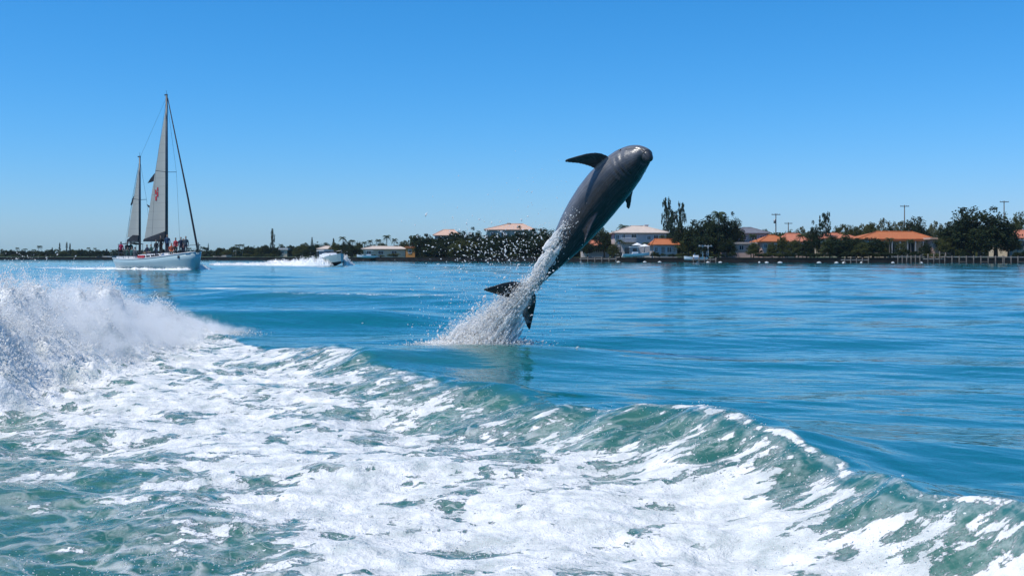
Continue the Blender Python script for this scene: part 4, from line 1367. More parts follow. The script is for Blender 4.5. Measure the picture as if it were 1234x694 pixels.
def dock(px0, px1, out, z, label, nposts, posth=.8, rail=False, name='dock'):
    Y = shore_y((px0 + px1) / 2)
    a = at(px0, HOR, Y - out); b = at(px1, HOR, Y - out)
    root = empty(name, ((a.x + b.x) / 2, Y - out, 0)); props(root, label, 'dock', 'docks along the seawall')
    W = (b.x - a.x) / 2
    s1 = shore_y(px0); s2 = shore_y(px1); sk = (s2 - s1) * .5
    m = MB(); m.add([(-W, -sk, z - .18), (W, sk, z - .18), (W, sk + 2.2, z - .18), (-W, -sk + 2.2, z - .18), (-W, -sk, z), (W, sk, z), (W, sk + 2.2, z), (-W, -sk + 2.2, z)],
                    [(0, 3, 2, 1), (4, 5, 6, 7), (0, 1, 5, 4), (1, 2, 6, 5), (2, 3, 7, 6), (3, 0, 4, 7)])
    m.build('deck', M['dock_pale'], root)
    for i in range(nposts):
        x = -W + .2 + (2 * W - .4) * i / (nposts - 1); y = -sk + 2 * sk * i / (nposts - 1)
        hh = z + posth * random.uniform(.5, 1.2)
        m = MB(); m.tube([(x, y - .14, -1.2), (x, y - .14, hh)], .13, 8); m.build('piling', M['dock_wood'], root, True)
        if rail and i:
            x0 = -W + .2 + (2 * W - .4) * (i - 1) / (nposts - 1); y0 = -sk + 2 * sk * (i - 1) / (nposts - 1)
            if i % 3 == 0:
                m = MB(); m.tube([(x0, y0 - .14, .35), (x, y - .14, .35)], .06, 6); m.build('cross_brace', M['dock_wood'], root, True)
    return root


dock(1141, 1205, 9, 1.50, 'long pale boardwalk dock on pilings below the big dark trees', 9, .15, True)
dock(1211, 1250, 9, 1.45, 'short dock in front of the reddish roofed cream bungalow', 6, .15, True)
dock(1118, 1139, 8, 1.05, 'boat lift dock with tall pilings before the pink garage', 4, 1.7)
dock(1082, 1108, 6, 1.55, 'covered dark dock in front of the orange porch', 6, .2)
dock(836, 862, 6, .9, 'small dock beneath the white pergola', 5, .5)
dock(1018, 1046, 5, .8, 'low dock in front of the wide dark tree', 5, .6)
dock(700, 742, 5, 1.0, 'low concrete dock in front of the red roofed bungalow', 6, .4)

# pergola
Yp = shore_y(850) + 3
p = at(850, HOR, Yp)
root = empty('pergola', (p.x, Yp, GROUND)); props(root, 'small white pergola standing on the seawall by a dark tree', 'pergola')
for x in (-1.3, 1.3):
    for y in (0, 2.2):
        m = MB(); m.box(x * .5 - .1, x * .5 + .1, y - .1, y + .1, -.1, 2.75); m.build('post', M['trim_white'], root)
for x in (-1, 0, 1, -2, 2):
    m = MB(); m.box(x * .68 - .06, x * .68 + .06, -.4, 2.6, 2.93, 3.1); m.build('rafter', M['trim_white'], root)
for y in (0, 2.2):
    m = MB(); m.box(-1.65, 1.65, y - .09, y + .09, 2.75, 2.93); m.build('beam', M['trim_white'], root)


def small_boat(px, back, L, zoff, rz, label, canopy=False):
    Y = shore_y(px) + back
    p = at(px, HOR, Y)
    root = empty('moored_boat', (p.x, Y, zoff), rz); props(root, label, 'boat', 'small boats along the seawall')
    rings = []
    for f in (0, .25, .5, .75, .92, 1):
        x = -L / 2 + L * f; w = L * .16 * (1 - max(0, f - .45) ** 2 * 3.1); w = max(w, .03); s = .12 * f * f * L * .5
        rings.append([(x, -w, .55 + s), (x, -w * .85, .1 + s * .5), (x, 0, -.22 + s * .8), (x, w * .85, .1 + s * .5), (x, w, .55 + s), (x, w * .8, .5 + s), (x, -w * .8, .5 + s)])
    m = MB(); m.loft(rings); m.build('hull', M['boat_white'], root)
    m = MB(); m.box(-L * .12, L * .08, -.45, .45, .5, 1.1); m.build('console', M['boat_white'], root)
    m = MB(); m.add([(L * .08, -.45, 1.102), (L * .08, .45, 1.102), (L * .02, .4, 1.5), (L * .02, -.4, 1.5), (L * .06, -.45, 1.102), (L * .06, .45, 1.102), (0, .4, 1.5), (0, -.4, 1.5)], [(0, 1, 2, 3), (5, 4, 7, 6), (3, 2, 6, 7), (0, 3, 7, 4), (1, 5, 6, 2)])
    m.build('windscreen', M['glass_dark'], root)
    m = MB(); m.box(-L / 2 - .35, -L / 2 - .01, -.2, .2, .1, 1.0); m.build('outboard_motor', M['boat_canvas'], root)
    if canopy:
        m = MB(); m.box(-L * .22, L * .15, -.8, .8, 2.2, 2.32); c = m.build('canopy', M['boat_white'], root)
        for x in (-L * .2, L * .13):
            for y in (-.72, .72):
                m = MB(); m.tube([(x, y, .5), (x, y, 2.2)], .03, 6); m.build('canopy_post', M['metal_grey'], root)
    return root


small_boat(766, -2, 7.0, 1.55, .15, 'white boat raised on a lift before the two storey house', True)
small_boat(838, -3, 5.6, .7, 3.3, 'white boat tied beside the pergola dock')
small_boat(444, -3, 7.5, 1.1, 3.2, 'white boat on a lift before the long cream bungalow', True)

# white mooring floats and marker stones at the foot of the wall
for px in (841, 853, 868, 915, 924, 777, 745, 795, 987, 1008, 1017, 1038, 1076, 1110, 700, 940):
    Y = shore_y(px) - 1.5
    p = at(px, HOR, Y)
    m = MB(); w = random.uniform(.25, .6)
    m.ball((0, 0, .08), (w, .2, .2), 10); m.tube([(0, 0, .25), (0, 0, .40)], .04, 6)
    o = m.build('mooring_float', M['trim_white'], None, True); o.location = (p.x, Y, 0)
    props(o, 'white mooring float at the foot of the seawall', 'float', 'white floats along the seawall')

# garden umbrella beside the white house, and lamps
for px, py, ul in ((768, 292.5, 'taller white patio umbrella over the lifted boat'), (777, 294, 'lower white patio umbrella beside the orange roofed wing')):
    Y = shore_y(px) + 4; p = at(px, HOR, Y)
    root = empty('patio_umbrella', (p.x, Y, GROUND)); props(root, ul, 'umbrella', 'white patio umbrellas')
    H = at(px, py, Y).z - GROUND
    m = MB(); m.tube([(0, 0, 0), (0, 0, H)], .04, 6); m.build('pole', M['trim_white'], root)
    m = MB(); n = 8
    m.add([(0, 0, H)] + [(1.35 * math.cos(2 * math.pi * k / n), 1.35 * math.sin(2 * math.pi * k / n), H - .6) for k in range(n)] + [(1.33 * math.cos(2 * math.pi * k / n), 1.33 * math.sin(2 * math.pi * k / n), H - .72) for k in range(n)],
          [(0, 1 + k, 1 + (k + 1) % n) for k in range(n)] + [(1 + k, 1 + n + k, 1 + n + (k + 1) % n, 1 + (k + 1) % n) for k in range(n)])
    m.build('canopy', M['trim_white'], root)

# ================================================================== KETCH
KY = 124.6
KTH = R(-39)
kroot = empty('sailing_ketch', (-39.2 - 1.5 * math.cos(KTH), KY - 1.5 * math.sin(KTH), 0), KTH)
props(kroot, 'two masted white sailing ketch crowded with people on deck', 'sailboat')


def hull_rings(L0, L1, beam, sheer0, sheer1, stations, depth=.6, flare=.86):
    rings = []
    for f in stations:
        x = L0 + (L1 - L0) * f
        w = beam / 2 * (.60 + .40 * math.sin(math.pi * min(f * 1.15, .5) / 1.0)) if f < .45 else beam / 2 * math.sqrt(max(0.0, 1 - ((f - .45) / .55) ** 2.3))
        w = max(w, .03)
        zd = sheer0 + (sheer1 - sheer0) * f ** 1.8 - .22 * math.sin(math.pi * f)
        st = max(0, f - .80) / .20
        so = max(0, .14 - f) / .14
        zb = -depth + (depth + .1) * so * 1.1 + .35 * st * st
        xs = lambda z: x - (.35 * st * st + .0) * (zd - z) / zd * .9 + so * .7 * max(0, (zd - z)) / zd
        pts = []
        prof = [(1, zd), (.985, zd * .62 + zb * .0), (.93, zd * .28), (.82 * flare / .86, .02), (.50, zb * .62), (.0, zb)]
        for k, z in prof: pts.append((xs(z), -w * k, z))
        for k, z in prof[-2::-1]: pts.append((xs(z), w * k, z))
        rings.append(pts)
    return rings


M['ketch_hull'] = simple('ketch_hull', (.33, .44, .46), .3, .06, .6)
M['antifoul'] = simple('antifoul', (.02, .022, .03), .6, .2, 1)
M['spar'] = simple('spar', (.035, .05, .065), .4, .15, 1)
M['teak'] = simple('teak', (.30, .22, .14), .7, .2, 3)
M['red_cloth'] = simple('red_cloth', (.45, .03, .04), .8, .15, 3)
M['wire'] = simple('wire', (.06, .07, .08), .4, .1, 1, metal=.5)

st = [0, .04, .09, .15, .25, .35, .45, .55, .65, .74, .82, .89, .94, .975, .995]
rg = hull_rings(-7.6, 7.5, 4.2, 1.25, 1.95, st)
m = MB(); m.loft(rg)
# dark boot stripe below the water line uses a second material
hm = m.mesh('hull', [M['ketch_hull'], M['antifoul']], True)
for pl in hm.polygons:
    if pl.center.z < .10: pl.material_index = 1
ho = link(bpy.data.objects.new('hull', hm), kroot)
# deck
m = MB()
dk = [(r[0], r[-1]) for r in rg]
vs_ = [];
for a, b in dk: vs_ += [(a[0], a[1] * .985, a[2] + .006), (b[0], b[1] * .985, b[2] + .006)]
m.add(vs_, [(2 * i, 2 * i + 2, 2 * i + 3, 2 * i + 1) for i in range(len(dk) - 1)])
m.build('deck', M['teak'], kroot)
m = MB()
for s_ in (0, -1):
    m.tube([(r[s_][0], r[s_][1], r[s_][2] + .05) for r in rg], .055, 6)
m.build('toe_rail', M['boat_white'], kroot, True)


def deck_z(x):
    return float(np.interp(x, [r[0][0] for r in rg], [r[0][2] for r in rg]))


def hull_w(x):
    return float(np.interp(x, [r[0][0] for r in rg], [r[-1][1] for r in rg]))


# cabin trunk with windows
cab = []
for x, w, h in ((-2.6, 1.2, .0), (-2.55, 1.2, .52), (-.5, 1.25, .55), (1.6, 1.15, .5), (3.1, .8, .40), (3.4, .6, .0)):
    z = deck_z(x)
    cab.append([(x, -w, z - .02), (x, -w * .9, z + h), (x, 0, z + h + .07), (x, w * .9, z + h), (x, w, z - .02)])
m = MB(); m.loft(cab); co_ = m.build('cabin', M['boat_white'], kroot)
for x in (-2.1, -1.2, -.3, .6, 1.5):
    for s_ in (-1, 1):
        z = deck_z(x)
        m = MB(); m.box(x - .28, x + .28, s_ * 1.205 - .05, s_ * 1.205 + .05, z + .16, z + .40); m.build('cabin_window', M['glass_dark'], co_)
m = MB(); z = deck_z(-4.6); m.box(-6.3, -2.75, -1.35, -1.05, z, z + .34); m.box(-6.3, -2.75, 1.05, 1.35, z, z + .34); m.box(-6.6, -6.3, -1.35, 1.35, z, z + .34); m.build('cockpit_coaming', M['boat_white'], kroot)
for x0, x1 in ((-1.0, .4),):
    m = MB(); w = hull_w((x0 + x1) / 2) + .02; z = deck_z(x0); m.box(x0, x1, -w - .03, -w + .03, z + .12, z + .42); m.build('lifeline_cloth', M['red_cloth'], kroot)
# stanchions and lifelines
for s_ in (-1, 1):
    pts = []
    for x in np.linspace(-7.0, 6.9, 12):
        w = hull_w(x) * .96 * s_; z = deck_z(x)
        m = MB(); m.tube([(x, w, z), (x, w, z + .75)], .022, 6); m.build('stanchion', M['wire'], kroot)
        pts.append((x, w, z + .75))
    m = MB(); m.tube(pts, .014, 4); m.tube([(a, b, c - .36) for a, b, c in pts], .012, 4); m.build('lifeline', M['wire'], kroot)
# pulpit
m = MB(); z = deck_z(7.2); m.tube([(6.4, -.85, z + .75), (7.3, -.4, z + .85), (7.65, 0, z + .9), (7.3, .4, z + .85), (6.4, .85, z + .75)], .03, 6); m.tube([(7.5, 0, z), (7.65, 0, z + .9)], .03, 6); m.build('pulpit', M['wire'], kroot, True)
# anchor port near the bow
m = MB(); m.box(5.5, 5.9, -hull_w(5.7) - .01, -hull_w(5.7) + .2, deck_z(5.7) - .42, deck_z(5.7) - .14); m.build('hawse_plate', M['antifoul'], kroot)

XM, XZ = 1.5, -3.9
ZM, ZZ = 19.75, 13.05
for nm, x, zt, r in (('main_mast', XM, ZM, .17), ('mizzen_mast', XZ, ZZ, .14)):
    m = MB(); m.tube([(x, 0, deck_z(x) - .1), (x, 0, zt * .6), (x, 0, zt)], [r, r * .95, r * .7], 10); mo = m.build(nm, M['spar'], kroot, True)
    m = MB(); m.box(x - .35, x + .12, -.06, .06, zt, zt + .14); m.tube([(x, 0, zt), (x, 0, zt + .55)], .018, 5); m.build('masthead', M['spar'], mo)
    for zf in ((.56,) if nm == 'main_mast' else (.62,)):
        zs = zt * zf; w = 1.35 if nm == 'main_mast' else .95
        m = MB(); m.tube([(x - .1, -w, zs + .08), (x, 0, zs), (x - .1, w, zs + .08)], .032, 6); m.build('spreader', M['spar'], mo)
    for s_ in (-1, 1):
        w = hull_w(x) * .95 * s_
        m = MB(); m.tube([(x - .15, w, deck_z(x)), (x - .1, (1.35 if nm == 'main_mast' else .95) * s_, zt * (.56 if nm == 'main_mast' else .62) + .08), (x, 0, zt - .2)], .014, 4); m.build('shroud', M['wire'], kroot)
# forestay with furled jib
m = MB(); m.tube([(7.35, 0, deck_z(7.2) + .2), (7.2, 0, 2.9), (5.6, 0, 8.0), (XM + .2, 0, ZM - .3)], [.05, .115, .10, .05], 8); m.build('furled_jib', M['boat_canvas'], kroot, True)
m = MB(); m.tube([(XZ, 0, ZZ - .1), (-7.5, 0, deck_z(-7.4))], .014, 4); m.build('backstay', M['wire'], kroot)
m = MB(); m.tube([(XM, 0, ZM - .2), (XZ, 0, ZZ - .1)], .012, 4); m.build('triatic_stay', M['wire'], kroot)


def sail_material():
    s = NT('sail_cloth')
    P = s.obj()
    w = s.n('ShaderNodeTexWave', wave_type='BANDS', bands_direction='Z'); w.inputs['Scale'].default_value = .33; s.t.links.new(P, w.inputs['Vector'])
    seam = s.ss(w.outputs['Fac'], .0, .03)
    c = s.mix(s.math('MULTIPLY', seam, s.lin(s.noise(P, .7, 4), .3, .7, .75, 1)), (.46, .46, .42), (.54, .54, .49))
    d = s.n('ShaderNodeBsdfDiffuse'); t = s.n('ShaderNodeBsdfTranslucent')
    s.t.links.new(c, d.inputs[0]); s.t.links.new(s.mix(.5, c, (.4, .45, .45)), t.inputs[0])
    ms = s.n('ShaderNodeMixShader'); ms.inputs[0].default_value = .25
    s.t.links.new(d.outputs[0], ms.inputs[1]); s.t.links.new(t.outputs[0], ms.inputs[2]); s.t.links.new(ms.outputs[0], s.out.inputs['Surface'])
    return s.mat


M['sail'] = sail_material()


def sail(name, x, z0, z1, foot, roach, belly, parent):
    nu, nv = 16, 36
    V = []
    for off in (-.012, .012):
        for j in range(nv + 1):
            f = j / nv; z = z0 + (z1 - z0) * f
            wd = foot * (1 - f) + roach * math.sin(math.pi * f) + .10 * (1 - f) + .03
            for i in range(nu + 1):
                u = i / nu
                V.append((x - .13 - wd * u, belly * math.sin(math.pi * u ** .7) * (1 - f * .8) + off + .35 * u * f * belly * 2, z + .25 * u * (1 - f) * 0))
    n1 = (nu + 1) * (nv + 1)
    F = [(j * (nu + 1) + i, j * (nu + 1) + i + 1, (j + 1) * (nu + 1) + i + 1, (j + 1) * (nu + 1) + i) for j in range(nv) for i in range(nu)]
    F2 = [tuple(n1 + k for k in f[::-1]) for f in F]
    m_ = MB(); m_.add(V, F + F2)
    return m_.build(name, M['sail'], parent, True)


ms_ = sail('mainsail', XM, 3.55, ZM - .45, 4.15, .05, .28, kroot)
sail('mizzen_sail', XZ, 3.75, ZZ - .3, 2.3, .03, .18, kroot)
# booms with dark folded covers
m = MB(); m.tube([(XM - .1, 0, 3.25), (XM - 4.6, 0, 3.3)], .075, 8); m.build('main_boom', M['spar'], kroot, True)
m = MB(); m.loft([[(XM - .12, -.22, 3.33), (XM - .12, .22, 3.33), (XM - .12, .16, 4.35), (XM - .12, -.16, 4.35)], [(XM - 2.2, -.22, 3.35), (XM - 2.2, .22, 3.35), (XM - 2.2, .1, 3.95), (XM - 2.2, -.1, 3.95)], [(XM - 4.5, -.14, 3.36), (XM - 4.5, .14, 3.36), (XM - 4.5, .05, 3.52), (XM - 4.5, -.05, 3.52)]]); m.build('sail_cover', M['boat_canvas'], kroot)
m = MB(); m.tube([(XZ - .1, 0, 3.2), (XZ - 2.7, 0, 3.25)], .065, 8); m.build('mizzen_boom', M['spar'], kroot, True)
m = MB(); m.loft([[(XZ - .12, -.2, 3.27), (XZ - .12, .2, 3.27), (XZ - .12, .12, 3.95), (XZ - .12, -.12, 3.95)], [(XZ - 1.3, -.2, 3.3), (XZ - 1.3, .2, 3.3), (XZ - 1.3, .1, 4.0), (XZ - 1.3, -.1, 4.0)], [(XZ - 2.6, -.1, 3.31), (XZ - 2.6, .1, 3.31), (XZ - 2.6, .05, 3.45), (XZ - 2.6, -.05, 3.45)]]); m.build('sail_cover', M['boat_canvas'], kroot)
# bimini over the helm
m = MB(); z = deck_z(-5); m.loft([[(-6.6, -1.2, z + 1.75), (-6.6, 0, z + 1.92), (-6.6, 1.2, z + 1.75), (-6.6, 1.2, z + 1.7), (-6.6, 0, z + 1.87), (-6.6, -1.2, z + 1.7)], [(-5.0, -1.2, z + 1.8), (-5.0, 0, z + 1.97), (-5.0, 1.2, z + 1.8), (-5.0, 1.2, z + 1.75), (-5.0, 0, z + 1.92), (-5.0, -1.2, z + 1.75)]]); bo = m.build('bimini', M['boat_canvas'], kroot)
for x in (-6.5, -5.1):
    for s_ in (-1, 1):
        m = MB(); m.tube([(x, s_ * 1.15, z), (x, s_ * 1.15, z + 1.74)], .025, 6); m.build('bimini_post', M['wire'], bo)


# flags flying aft of the sails
def flag(name, pts, mat):
    V = [Vector(p) for p in pts]
    m_ = MB(); n = len(V)
    m_.add([(p.x, p.y - .012, p.z) for p in V] + [(p.x, p.y + .012, p.z) for p in V], [tuple(range(n)), tuple(range(2 * n - 1, n - 1, -1))] + [(i, i + n, (i + 1) % n + n, (i + 1) % n) for i in range(n)])
    return m_.build(name, M[mat], kroot)


xl = lambda px, xm, mpx: xm + (px - mpx) / FPX * KY / math.cos(KTH - math.atan2(39.2, KY))
zl = lambda py: at(0, py, KY).z
flag('pennant', [(xl(184.2, XM, 199), .1, zl(207.5)), (xl(184, XM, 199), .15, zl(217)), (xl(179, XM, 199), .25, zl(218)), (xl(173.5, XM, 199), .35, zl(218.8)), (xl(178, XM, 199), .2, zl(214))], 'boat_canvas')
flag('pennant', [(xl(178.6, XM, 199), .1, zl(247)), (xl(179.4, XM, 199), .1, zl(250.5)), (xl(177, XM, 199), .1, zl(249)), (xl(174.8, XM, 199), .1, zl(245))], 'boat_canvas')
flag('burgee', [(xl(162, XZ, 168), .1, zl(230)), (xl(161.3, XZ, 168), .1, zl(236)), (xl(157.2, XZ, 168), .1, zl(245.5)), (xl(155.6, XZ, 168), .1, zl(244.5)), (xl(158.5, XZ, 168), .1, zl(236))], 'boat_canvas')
# small red emblem on the mainsail, both faces
def sail_y(x_, z_):
    f = (z_ - 3.55) / (ZM - .45 - 3.55); wd = 4.15 * (1 - f) + .05 * math.sin(math.pi * f) + .10 * (1 - f) + .03
    u = min(1, max(0, (XM - .13 - x_) / wd))
    return .28 * math.sin(math.pi * u ** .7) * (1 - f * .8) + .35 * u * f * .28 * 2


for side in (-1, 1):
    m_ = MB(); x0 = xl(184.6, XM, 199); z0 = zl(241)
    for dx, dz, w, h in ((0, 0, .28, .5), (.25, .45, .30, .55), (-.02, .75, .22, .5), (.32, 1.1, .24, .4)):
        yy = sail_y(x0 + dx + w / 2, z0 + dz + h / 2) + side * .03
        m_.box(x0 + dx, x0 + dx + w, yy - .012, yy + .012, z0 + dz, z0 + dz + h)
    eo = m_.build('sail_emblem', M['red_cloth'], ms_); eo['kind'] = 'stuff'

# ------------------------------------------------------------------ people on board
def person_mesh(pose, seed):
    m_ = MB()
    if pose == 'stand':
        for s_ in (-1, 1):
            m_.tube([(0, s_ * .10, .0), (.0, s_ * .10, .08), (-.015, s_ * .10, .30), (.01, s_ * .10, .50), (0, s_ * .095, .75), (0, s_ * .085, .92)], [.055, .05, .062, .062, .085, .095], 10)
            m_.tube([(-.05, s_ * .10, .035), (.07, s_ * .105, .04), (.17, s_ * .11, .03)], [.045, .045, .03], 8)
            m_.tube([(0, s_ * .19, 1.40), (-.02, s_ * .255, 1.12), (.10, s_ * .23, .90), (.17, s_ * .22, .82)], [.06, .052, .042, .03], 8)
        m_.loft([[(.11 * a * math.cos(t), b * math.sin(t), z) for t in np.linspace(0, 2 * math.pi, 14, endpoint=False)] for z, a, b in ((.84, 1.0, .165), (.96, 1.05, .165), (1.12, 1.0, .155), (1.30, 1.1, .185), (1.42, .95, .19), (1.48, .6, .10), (1.52, .5, .06))])
        hz = 1.52; hx = 0.0
    else:
        for s_ in (-1, 1):
            m_.tube([(0, s_ * .09, .46), (.22, s_ * .11, .48), (.42, s_ * .12, .47), (.44, s_ * .12, .25), (.42, s_ * .12, .04)], [.095, .085, .066, .058, .05], 10)
            m_.tube([(.38, s_ * .12, .035), (.50, s_ * .125, .04), (.60, s_ * .13, .03)], [.045, .045, .03], 8)
            m_.tube([(0, s_ * .19, .98), (.03, s_ * .255, .72), (.22, s_ * .20, .60), (.30, s_ * .16, .58)], [.06, .052, .042, .03], 8)
        m_.loft([[(-.01 + .12 * a * math.cos(t), b * math.sin(t), z) for t in np.linspace(0, 2 * math.pi, 14, endpoint=False)] for z, a, b in ((.40, 1.0, .17), (.54, 1.05, .17), (.70, 1.0, .16), (.88, 1.05, .185), (1.0, .95, .19), (1.06, .6, .10), (1.10, .5, .06))])
        hz = 1.10; hx = .02
    m_.tube([(hx, 0, hz - .06), (hx + .01, 0, hz + .06)], .055, 8)
    m_.ball((hx + .015, 0, hz + .145), (.098, .078, .125), 14)
    m_.tube([(hx + .10, 0, hz + .15), (hx + .128, 0, hz + .125), (hx + .10, 0, hz + .115)], [.012, .018, .014], 6)
    for s_ in (-1, 1): m_.ball((hx, s_ * .08, hz + .14), (.02, .014, .032), 6)
    tmp = m_.build('tmp', [])
    md = tmp.modifiers.new('r', 'REMESH'); md.mode = 'VOXEL'; md.voxel_size = .022
    sm = tmp.modifiers.new('s', 'SMOOTH'); sm.iterations = 2
    me = bpy.data.meshes.new_from_object(tmp.evaluated_get(bpy.context.evaluated_depsgraph_get()))
    bpy.data.objects.remove(tmp)
    for k in range(4): me.materials.append(None)
    zs = .47 if pose == 'sit' else .93
    for p_ in me.polygons:
        c = p_.center; p_.use_smooth = True
        if c.z > hz - .015:
            hair = c.z > hz + .205 or (c.x < hx - .02 and c.z > hz + .08)
            p_.material_index = 3 if hair else 2
        elif pose == 'sit':
            hand = c.x > .24 and c.z > .53 and c.z < .64 and abs(c.y) < .22
            p_.material_index = 2 if hand else (0 if (c.z > .555 or (c.z > .5 and c.x < .05)) else 1)
        else:
            hand = c.x > .12 and abs(c.y) > .17 and .75 < c.z < .90
            p_.material_index = 2 if hand else (0 if (c.z > zs or (abs(c.y) > .185 and c.z > .78)) else 1)
    return me


PM = {'stand': person_mesh('stand', 1), 'sit': person_mesh('sit', 2)}
SKIN = simple('skin', (.42, .25, .17), .6, .1, 3)
HAIR = [simple('hair_dark', (.02, .015, .012), .6, .2, 5), simple('hair_brown', (.08, .045, .025), .6, .2, 5)]
CL = {}
for nm, c in (('red', (.38, .03, .04)), ('navy', (.015, .022, .05)), ('black', (.012, .012, .014)), ('teal', (.02, .10, .10)), ('green', (.015, .06, .045)), ('orange', (.50, .10, .04)), ('grey', (.10, .11, .12)), ('crimson', (.33, .015, .07)), ('jeans', (.03, .045, .08)), ('khaki', (.16, .13, .08)), ('blue', (.03, .07, .14))):
    CL[nm] = simple('cloth_' + nm, c, .85, .2, 4)
KM = Matrix.Translation(kroot.location) @ Matrix.Rotation(KTH, 4, 'Z')


def person(pose, x, y, z, rz, top, legs, label, h=0, scale=1.13):
    o = link(bpy.data.objects.new('person', PM[pose]))
    w = KM @ Vector((x, y, z))
    o.location = w; o.rotation_euler = (0, 0, KTH + rz); o.scale = (scale,) * 3
    for i, mt in enumerate((CL[top], CL[legs], SKIN, HAIR[h])):
        o.material_slots[i].link = 'OBJECT'; o.material_slots[i].material = mt
    props(o, label, 'person', 'people aboard the ketch')


def cab_z(x): return deck_z(x) + .56


D_ = deck_z
person('stand', -7.05, -.5, D_(-7) + .01, 2.2, 'crimson', 'black', 'person in crimson jacket standing at the ketch stern')
person('stand', -5.4, -.7, D_(-5.4) + .01, .4, 'black', 'crimson', 'person in black top and red trousers under the mizzen boom')
person('stand', -6.1, .2, D_(-6) + .01, 0, 'teal', 'grey', 'person in teal shirt at the ketch helm', 1)
person('sit', -4.6, -1.2, D_(-4.6) + .34 - .45 + .01, 1.2, 'green', 'jeans', 'person in dark green sitting by the mizzen mast')
person('sit', -3.7, -1.2, D_(-3.7) + .34 - .45 + .01, 1.4, 'teal', 'black', 'person in dark teal sitting beside the one in green', 1)
person('sit', -3.1, -1.15, D_(-3.1) + .34 - .45 + .01, 1.7, 'grey', 'jeans', 'person in grey sitting at the front of the cockpit')
person('sit', -1.6, -.5, cab_z(-1.6) - .40, -1.4, 'navy', 'khaki', 'person in navy sitting on the cabin roof', 1)
person('sit', -.7, -.55, cab_z(-.7) - .40, -1.5, 'green', 'jeans', 'person in green sitting on the cabin roof')
person('sit', -.2, .4, cab_z(-.2) - .40, 1.5, 'black', 'black', 'person in black sitting on the far side of the cabin roof')
person('stand', 1.2, -.55, cab_z(1.2) - .02, -.9, 'black', 'black', 'person in black standing against the main mast')
person('stand', 2.1, -.3, cab_z(2.1) + .02, -.5, 'blue', 'navy', 'person in blue standing high on the cabin by the main mast', 1)
person('stand', 1.9, -1.6, D_(1.9) + .01, -1.3, 'black', 'jeans', 'person in black leaning by the main shrouds')
person('sit', 3.2, -.5, cab_z(3.2) - .55, -.6, 'orange', 'khaki', 'person in orange sitting forward of the main mast')
person('stand', 4.3, -.7, D_(4.3) + .01, -1.2, 'red', 'black', 'person in red shirt standing on the foredeck')
person('stand', 5.0, -.5, D_(5.0) + .01, -.8, 'navy', 'navy', 'person in navy standing between two others on the foredeck', 1)
person('stand', 5.7, -.35, D_(5.7) + .01, -.4, 'grey', 'navy', 'person in grey standing foremost near the bow')
person('stand', 3.5, .8, D_(3.5) + .01, .6, 'orange', 'jeans', 'person in orange standing on the far side deck', 1)


# ------------------------------------------------------------------ foam thrown up by the two boats
FOAMY = simple('boat_foam', (.88, .88, .87), .8, .06, .8, bump=.6, coord='pos')


def foam_ribbon(name, pts, label, n=9000, rmin=.02, rmax=.10):
    """a churned bank of white water: pts x, y, half width, height"""
    Pp = catmull(pts, 40)
    tg = np.gradient(Pp[:, :2], axis=0); tg /= np.linalg.norm(tg, axis=1, keepdims=True) + 1e-9
    nn = np.stack([-tg[:, 1], tg[:, 0]], 1)
    K = 15; u = np.linspace(-1, 1, K)
    x = Pp[:, None, 0] + nn[:, None, 0] * u[None] * Pp[:, None, 2]; y = Pp[:, None, 1] + nn[:, None, 1] * u[None] * Pp[:, None, 2]
    e = np.minimum(1, np.minimum(np.arange(len(Pp)), np.arange(len(Pp))[::-1]) / 12)[:, None]
    h = Pp[:, None, 3] * (1 - u[None] ** 2) ** .8 * e * (.75 + .55 * fbm(x / .9, y / .9, 3, 611))
    V = np.stack([x, y, h - .10 * (np.abs(u[None]) > .99) - .02], -1).reshape(-1, 3)
    k = np.arange(len(Pp) - 1)[:, None] * K; jj = np.arange(K - 1)[None]
    me = fast_mesh(name, V, np.stack([k + jj, k + K + jj, k + K + jj + 1, k + jj + 1], -1).reshape(-1, 4), True); me.materials.append(FOAMY)
    o = link(bpy.data.objects.new(name, me)); props(o, label, 'foam', kind='stuff')
    n = n // 4
    i = RNG.integers(0, len(Pp), n); c = RNG.integers(1, K - 1, n)
    P = np.stack([x[i, c], y[i, c], h[i, c]], 1) + RNG.normal(0, .08, (n, 3)); P[:, 2] += RNG.exponential(.10, n) * Pp[i, 3]
    D = RNG.normal(0, 1, (n, 3))
    spray_object(name + '_drops', P, RNG.uniform(rmin * .6, rmax * .6, n), D, RNG.uniform(1.0, 2, n), 'loose drops over the ' + label)


def kpt(x, y): 
    w = KM @ Vector((x, y, 0)); return (w.x, w.y)


foam_ribbon('bow_wave', [(*kpt(7.0, -.5), .15, .35), (*kpt(5.5, -1.55), .3, .30), (*kpt(2.5, -2.3), .3, .12), (*kpt(0, -2.45), .35, .28), (*kpt(-4, -2.2), .3, .12), (*kpt(-7.5, -1.5), .5, .2), (*kpt(-10.5, -2.2), .9, .12), (*kpt(-14, -3.5), 1.2, .05)], 'thin white bow wave foaming along the ketch hull', 7000, .015, .06)
foam_ribbon('bow_wave', [(*kpt(7.2, .4), .15, .5), (*kpt(5.8, 1.7), .35, .55), (*kpt(4.0, 3.2), .6, .3), (*kpt(2, 5.0), .9, .08)], 'white bow wave curling off the far side of the ketch bow', 4000, .015, .07)
foam_ribbon('ketch_wake', [(*kpt(-7.8, 0), .8, .15), (*kpt(-12, .2), 1.2, .10), (*kpt(-20, .5), 1.6, .05), (*kpt(-30, 1), 1.8, .03)], 'white wake trailing behind the ketch stern', 5000, .02, .08)

